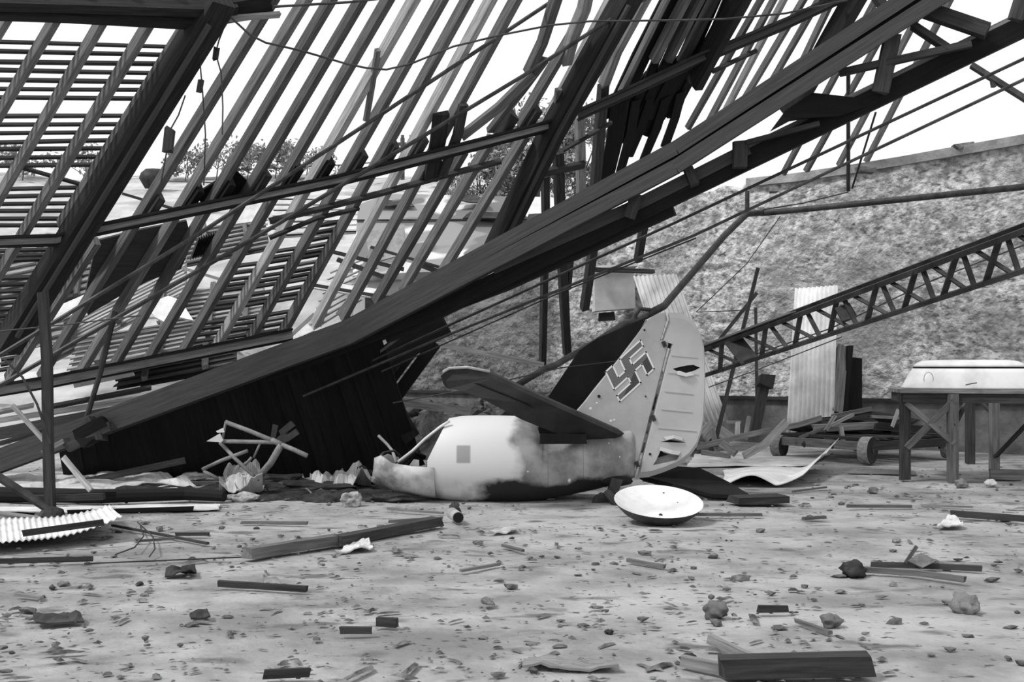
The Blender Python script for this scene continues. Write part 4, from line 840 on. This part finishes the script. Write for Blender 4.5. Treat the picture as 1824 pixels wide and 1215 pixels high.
for q, mt, lab in [([(266, 552), (275, 538), (300, 528), (322, 536), (345, 572), (318, 566), (292, 574), (276, 566)], MW, 'white cloth lying on the fallen roof behind the rafters'), ([(88, 575), (100, 548), (165, 520), (225, 508), (222, 530), (150, 556)], ML, 'long white board on the fallen roof at left'), ([(545, 512), (660, 530), (672, 516), (560, 500)], ML, 'white beam lying across behind the middle rafters'), ([(650, 415), (720, 400), (725, 452), (660, 470)], MCo, 'grey slab below the far building eave'), ([(420, 372), (480, 358), (478, 392), (418, 400)], ML, 'white wall patch above the battened sections'), ([(500, 610), (545, 575), (560, 590), (512, 612)], ML, 'pale broken panel near the truss under the middle rafters')]:
    Y = 20.2 if q[0][1] > 480 else 25; P = [up(x, y, Y+(600-y)*.01) for x, y in q]; nn = (P[1]-P[0]).cross(P[3]-P[0]).normalized()
    if nn.y > 0: nn = -nn
    tag(M().slab(P, .04, nrm=nn).build('fallen_sheet', mt), lab, 'panel')
for x0, y0, x1, y1, Y, wd, mt, lab in [(590, 448, 720, 480, 21, 7, WD, 'dark stick above the splintered roof section'), (600, 462, 700, 500, 21, 8, WD, 'dark pole crossing the splintered roof section'), (555, 507, 690, 530, 19.9, 6, WD, 'dark edge strip on the white beam behind the rafters'), (745, 470, 800, 492, 22, 9, WD, 'dark board just above the truss near the middle'), (660, 440, 790, 478, 22.5, 5, WD, 'thin dark pole below the far building'), (600, 560, 645, 505, 20, 5, WL, 'pale splinter behind the middle rafters above the truss'), (505, 610, 560, 560, 20, 6, WL, 'pale splinter above the truss near the battens'), (300, 470, 400, 500, 21, 5, WL, 'pale strip above the white cloth'), (38, 300, 150, 330, 30, 5, WD, 'dark rail across the hillside behind the upper left battens'), (218, 345, 310, 372, 24, 5, WD, 'dark bar on the pale slope right of the thick beam')]:
    tag(M().beam([up(x0, y0, Y), up(x1, y1, Y)], px(wd, Y), .06, jit=.1).build('loose_stick', mt), lab, 'stick')
# rubble at the foot of the broken wall behind the aircraft
MRb = mat('dark_rubble', .015, .14, 3.5, 8, rough=.95, bump=.8, bscale=10)
m = M(); rs = random.Random(3)
for k in range(420):
    X = rs.uniform(-4.5, 3.6); d = rs.random()**1.6; Y = wY(X)-.3-d*4.2
    r = rs.uniform(.08, .26); hgt = max(0, (1.1-d*1.3)*(.6+.4*noise.noise(V((X, 1, 0)))))
    m.lump(V((X, Y, hgt*rs.random()+r*.3)), r, (rs.uniform(.8, 1.5), 1, rs.uniform(.5, 1)), 1, .6, k)
tag(m.build('rubble', MRb), 'broken stones and earth heaped at the foot of the wall behind the aircraft', 'rubble', kind='stuff')
MSo = mat('sooty_ash', .006, .05, 5, 8, rough=.95, bump=.8, bscale=14)
def mound(x0, x1, Y0, Y1, H, name, mt, lab, cat, sd, nx=60, ny=24):
    m = M(); a, b_ = V((x0, Y0, 0)), V((x1, Y0, 0)); c, d = V((x1, Y1, 0)), V((x0, Y1, 0))
    def fn(u, v, p, n):
        e = (math.sin(math.pi*u)*math.sin(math.pi*v))**.55
        return V((p.x+.25*noise.noise(p*1.3), p.y+.3*noise.noise(V((p.x*2.2, 3, sd)))+.1*noise.noise(V((p.x*7, 1, sd))), -.03+H*e*(.55+.5*fbm(V((p.x*1.4, p.y*1.4, sd)), 4))+.04*noise.noise(p*6)))
    m.grid(a, b_, c, d, nx, ny, fn); return tag(m.build(name, mt), lab, cat)
mound(-3.2, 1.6, 15.4, 20.5, 1.0, 'rubble_mound', MRb, 'dark mound of earth and broken stone behind the aircraft nose', 'mound', 1)
mound(-3.1, -1.25, 12.35, 13.9, .16, 'ash_heap', MSo, 'black heap of ash between the tube wreckage and the aircraft nose', 'ash', 2)
mound(-4.9, -3.0, 12.7, 14.2, .16, 'ash_heap', MSo, 'black heap of ash behind the charred log', 'ash', 3)
# ================================================================ DEBRIS ON THE FLOOR
PL = [([(440, 998), (520, 985), (600, 972)], 17, WR, 'left splintered half of the long beam on the middle floor', .08), ([(598, 975), (690, 956), (780, 938)], 17, WD, 'right dark half of the long beam on the middle floor', .08),
 ([(430, 936), (548, 937)], 5, WR, 'thin stick lying level above the long beam', .03), ([(388, 1048), (547, 1058)], 7, WD, 'dark stick lying left on the foreground floor', .04), ([(-20, 1008), (165, 1003)], 7, WD, 'dark strip at the left edge of the floor', .04), ([(313, 957), (372, 957)], 5, WD, 'short dark stick right of the curled corrugated sheet', .03),
 ([(248, 968), (312, 964)], 4, WR, 'short thin stick beside the looped wires', .02), ([(605, 1133), (663, 1133)], 7, WD, 'small dark plank in the left foreground', .04), ([(672, 1118), (706, 1121)], 8, WD, 'small dark chip beside the small dark plank', .05), ([(692, 934), (788, 928)], 6, WM, 'grey lath just above the dark end of the long beam', .03),
 ([(690, 910), (790, 918)], 4, WM, 'thin grey lath left of the tin can', .02), ([(1238, 921), (1358, 922)], 6, WR, 'straight lath right of the white dish', .03), ([(1508, 906), (1625, 907)], 5, WR, 'straight thin lath in front of the table legs', .03), ([(1640, 903), (1732, 907)], 4, WM, 'grey lath below the right table leg', .02), ([(1694, 922), (1760, 927), (1850, 934)], 8, WD, 'dark beam at the right edge beyond the crumpled paper', .06),
 ([(1430, 929), (1470, 926)], 5, WR, 'short lath on the floor below the flat block', .03), ([(1412, 879), (1472, 871)], 4, WR, 'thin stick near the tip of the trailing tailplane', .02), ([(1530, 1022), (1640, 1030), (1720, 1041)], 9, WR, 'split board with pointed right end lying on the right floor', .04), ([(1552, 1013), (1650, 1016), (1750, 1021)], 6, WD, 'dark lath behind the split pointed board', .04), ([(1350, 1094), (1405, 1094)], 7, WD, 'small dark plank in the right foreground', .04),
 ([(1418, 1112), (1478, 1134)], 4, WR, 'thin slanting stick in the right foreground', .02), ([(1285, 1212), (1420, 1208), (1550, 1205)], 34, WD, 'big dark squared beam at the bottom edge right of centre', .095), ([(1214, 1190), (1288, 1206)], 18, WM, 'grey plank butting against the big dark beam', .05), ([(1264, 1150), (1320, 1178), (1345, 1188), (1382, 1187)], 12, WM, 'broken grey plank behind the big dark beam', .05), ([(470, 1213), (552, 1209)], 10, WD, 'dark strip at the bottom edge left of centre', .04),
 ([(1118, 1004), (1150, 1010), (1184, 1016)], 7, WR, 'pointed splinter in the middle of the floor', .03), ([(895, 976), (932, 986)], 4, WR, 'little stick below the fuselage belly', .02), ([(820, 1022), (890, 1010)], 3, WM, 'faint thin lath in the middle floor', .02), ([(980, 888), (1018, 884)], 5, WR, 'short stick under the fuselage belly', .03), ([(370, 973), (200, 940)], 3, WD, 'thin rod beside the curled sheet', .02), ([(540, 875), (700, 880)], 5, WR, 'thin batten along the front of the burnt heap', .03), ([(120, 918), (345, 911)], 5, WC, 'charred lath below the white strip at left', .04), ([(30, 1065), (75, 1071)], 5, WM, 'small grey stick in the left foreground', .02)]
for pts, wd, mt, lab, h_ in PL:
    P = [gnd(x, y, .0)+V((0, 0, h_/2+.012)) for x, y in pts]; Y = P[0].y
    tag(M().beam(P, max(.03, px(wd, Y)*.8) if h_ < .08 else .11, h_, nrm=(0, 0, 1), jit=.12).build('loose_plank', mt), lab, 'plank')
p = gnd(1350, 897); fb_ = M(); fb_.beam([gnd(1305, 899)+V((0, 0, .05)), gnd(1396, 897)+V((0, 0, .06))], .3, .07, nrm=(0, 0, 1), jit=.06); tag(fb_.build('flat_block', WD), 'flat dark-sided block near the tip of the trailing tailplane', 'block')
ST_ = [(1275, 1098, .062, MS, 'round stone in the foreground above the big dark beam'), (1722, 1090, .075, MS, 'knobbly stone at the right foreground'), (1520, 1026, .075, MD, 'dark lump at the left end of the split board'), (1226, 1181, .035, MD, 'small dark pebble by the grey plank end'), (1085, 1130, .02, MD, 'tiny dark pebble in the middle foreground'), (1597, 966, .03, MS, 'small pebble right of the lath in front of the table'), (705, 985, .03, MS, 'small pebble below the long beam'), (1555, 878, .05, MS, 'flat stone near the table legs'), (1765, 866, .06, MP, 'pale flat stone below the right table leg'), (1480, 1115, .05, MS, 'flat stone beside the thin slanting stick'), (1712, 868, .07, MS, 'flat stone at the foot of the middle table leg')]
for i, (x, y, r, mt, lab) in enumerate(ST_):
    m = M(); m.lump(gnd(x, y, 0)+V((0, 0, r*.6)), r, (1.1, 1, .8), 3, .6, i+20); tag(m.build('loose_stone', mt, smooth=True), lab, 'stone')
tl = gnd(1640, 1018); tag(M().slab([tl+V(q) for q in ((0, -.03, .03), (.115, .0, .075), (.02, .05, .125), (-.1, .0, .075))], .02, nrm=(0, -.85, .5)).build('tilted_tile', MS), 'square tile tilted on the laths on the right floor', 'tile')
tag(M().beam([tl+V((-.09, .06, .05)), tl+V((.0, .08, .17))], .025, .015).build('upright_chip', WR), 'narrow chip sticking up behind the tilted tile', 'chip')
for i, (q, mt, lab, amp) in enumerate([([(1668, 940), (1716, 938), (1706, 922), (1690, 920)], MP, 'crumpled paper at the end of the dark beam on the right', .04), ([(60, 1112), (150, 1106), (140, 1094), (66, 1100)], MD, 'dark torn rag in the left foreground', .04), ([(344, 1105), (378, 1104), (374, 1097), (348, 1098)], MD, 'small dark scrap in the left foreground', .05), ([(292, 1026), (350, 1025), (345, 1014), (300, 1018)], MD, 'dark leafy scrap on the left floor', .05), ([(930, 1190), (1100, 1196), (1096, 1178), (940, 1172)], WM, 'curved strip of bark in the middle foreground', .04), ([(870, 950), (922, 948), (920, 942), (880, 944)], MP, 'light scrap of paper in front of the belly', .04), ([(470, 1046), (500, 1048), (494, 1034), (476, 1036)], MS, 'small curled leaf beside the dark stick', .08), ([(850, 1082), (884, 1076), (880, 1070), (862, 1072)], MS, 'dull rag scrap in the middle floor', .04), ([(600, 985), (665, 978), (655, 966), (615, 970)], MP, 'pale splinters beside the joint of the long beam', .05)]):
    crump('torn_scrap', q, mt, lab, amp, 10, 6, sc_=7., cat='scrap', sd=i)
for i, (pts, lab) in enumerate([([(250, 938), (256, 955), (240, 975), (205, 988)], 'inner loop of thin wire by the curled sheet'), ([(245, 930), (272, 955), (276, 978), (266, 992)], 'outer loop of thin wire by the curled sheet'), ([(150, 1004), (300, 998), (440, 992)], 'straight thin wire on the floor left of the long beam')]):
    tag(M().tube([gnd(x, y, .02+.04*(i < 2)*math.sin(math.pi*k/(len(pts)-1))) for k, (x, y) in enumerate(pts)], .006, 5).build('wire_loop', MI), lab, 'wire')
# uncountable crumbs and splinters
m = M(); rs = random.Random(11)
for k in range(620):
    Y = 4.9+rs.random()**1.2*11; X = rs.uniform(-.5, .5)*Y; r = rs.uniform(.008, .026)*(1 if rs.random() < .9 else 1.6)
    if noise.noise(V((X*.5, Y*.5, 8))) < -.1: continue
    m.lump(V((X, Y, r*.2)), r, (rs.uniform(.9, 2), rs.uniform(.8, 1.3), rs.uniform(.4, .8)), 1, .8, k)
for k in range(3000):
    Y = 4.8+rs.random()**1.3*13; X = rs.uniform(-.52, .52)*Y; r = rs.choice((.004, .005, .006, .008, .01, .012, .016, .02))*rs.uniform(.7, 1.3)
    if noise.noise(V((X*.6, Y*.6, 5))) < -.25: continue
    p = V((X, Y, r*.3)); i = len(m.v); a = rs.random()*6.28; l = rs.uniform(.9, 2.2)
    if rs.random() < .18: l *= 3; 
    d = V((math.cos(a)*r*l, math.sin(a)*r*l, 0)); e = V((-math.sin(a)*r, math.cos(a)*r, 0))
    m.v += [p-d-e*.6, p+d*.8-e, p+d+e*.7, p-d*.7+e, p+V((0, 0, r*.7))+d*.3, p-d*.5+V((0, 0, r*.6))]
    for q in ((0, 1, 4, 5), (1, 2, 4), (2, 3, 5, 4), (3, 0, 5)): m.face([i+z for z in q])
tag(m.build('grit', mat('dark_grit', .04, .2, 9, rough=.95)), 'loose grit, crumbs and splinters scattered over the dusty floor', 'grit', kind='stuff')
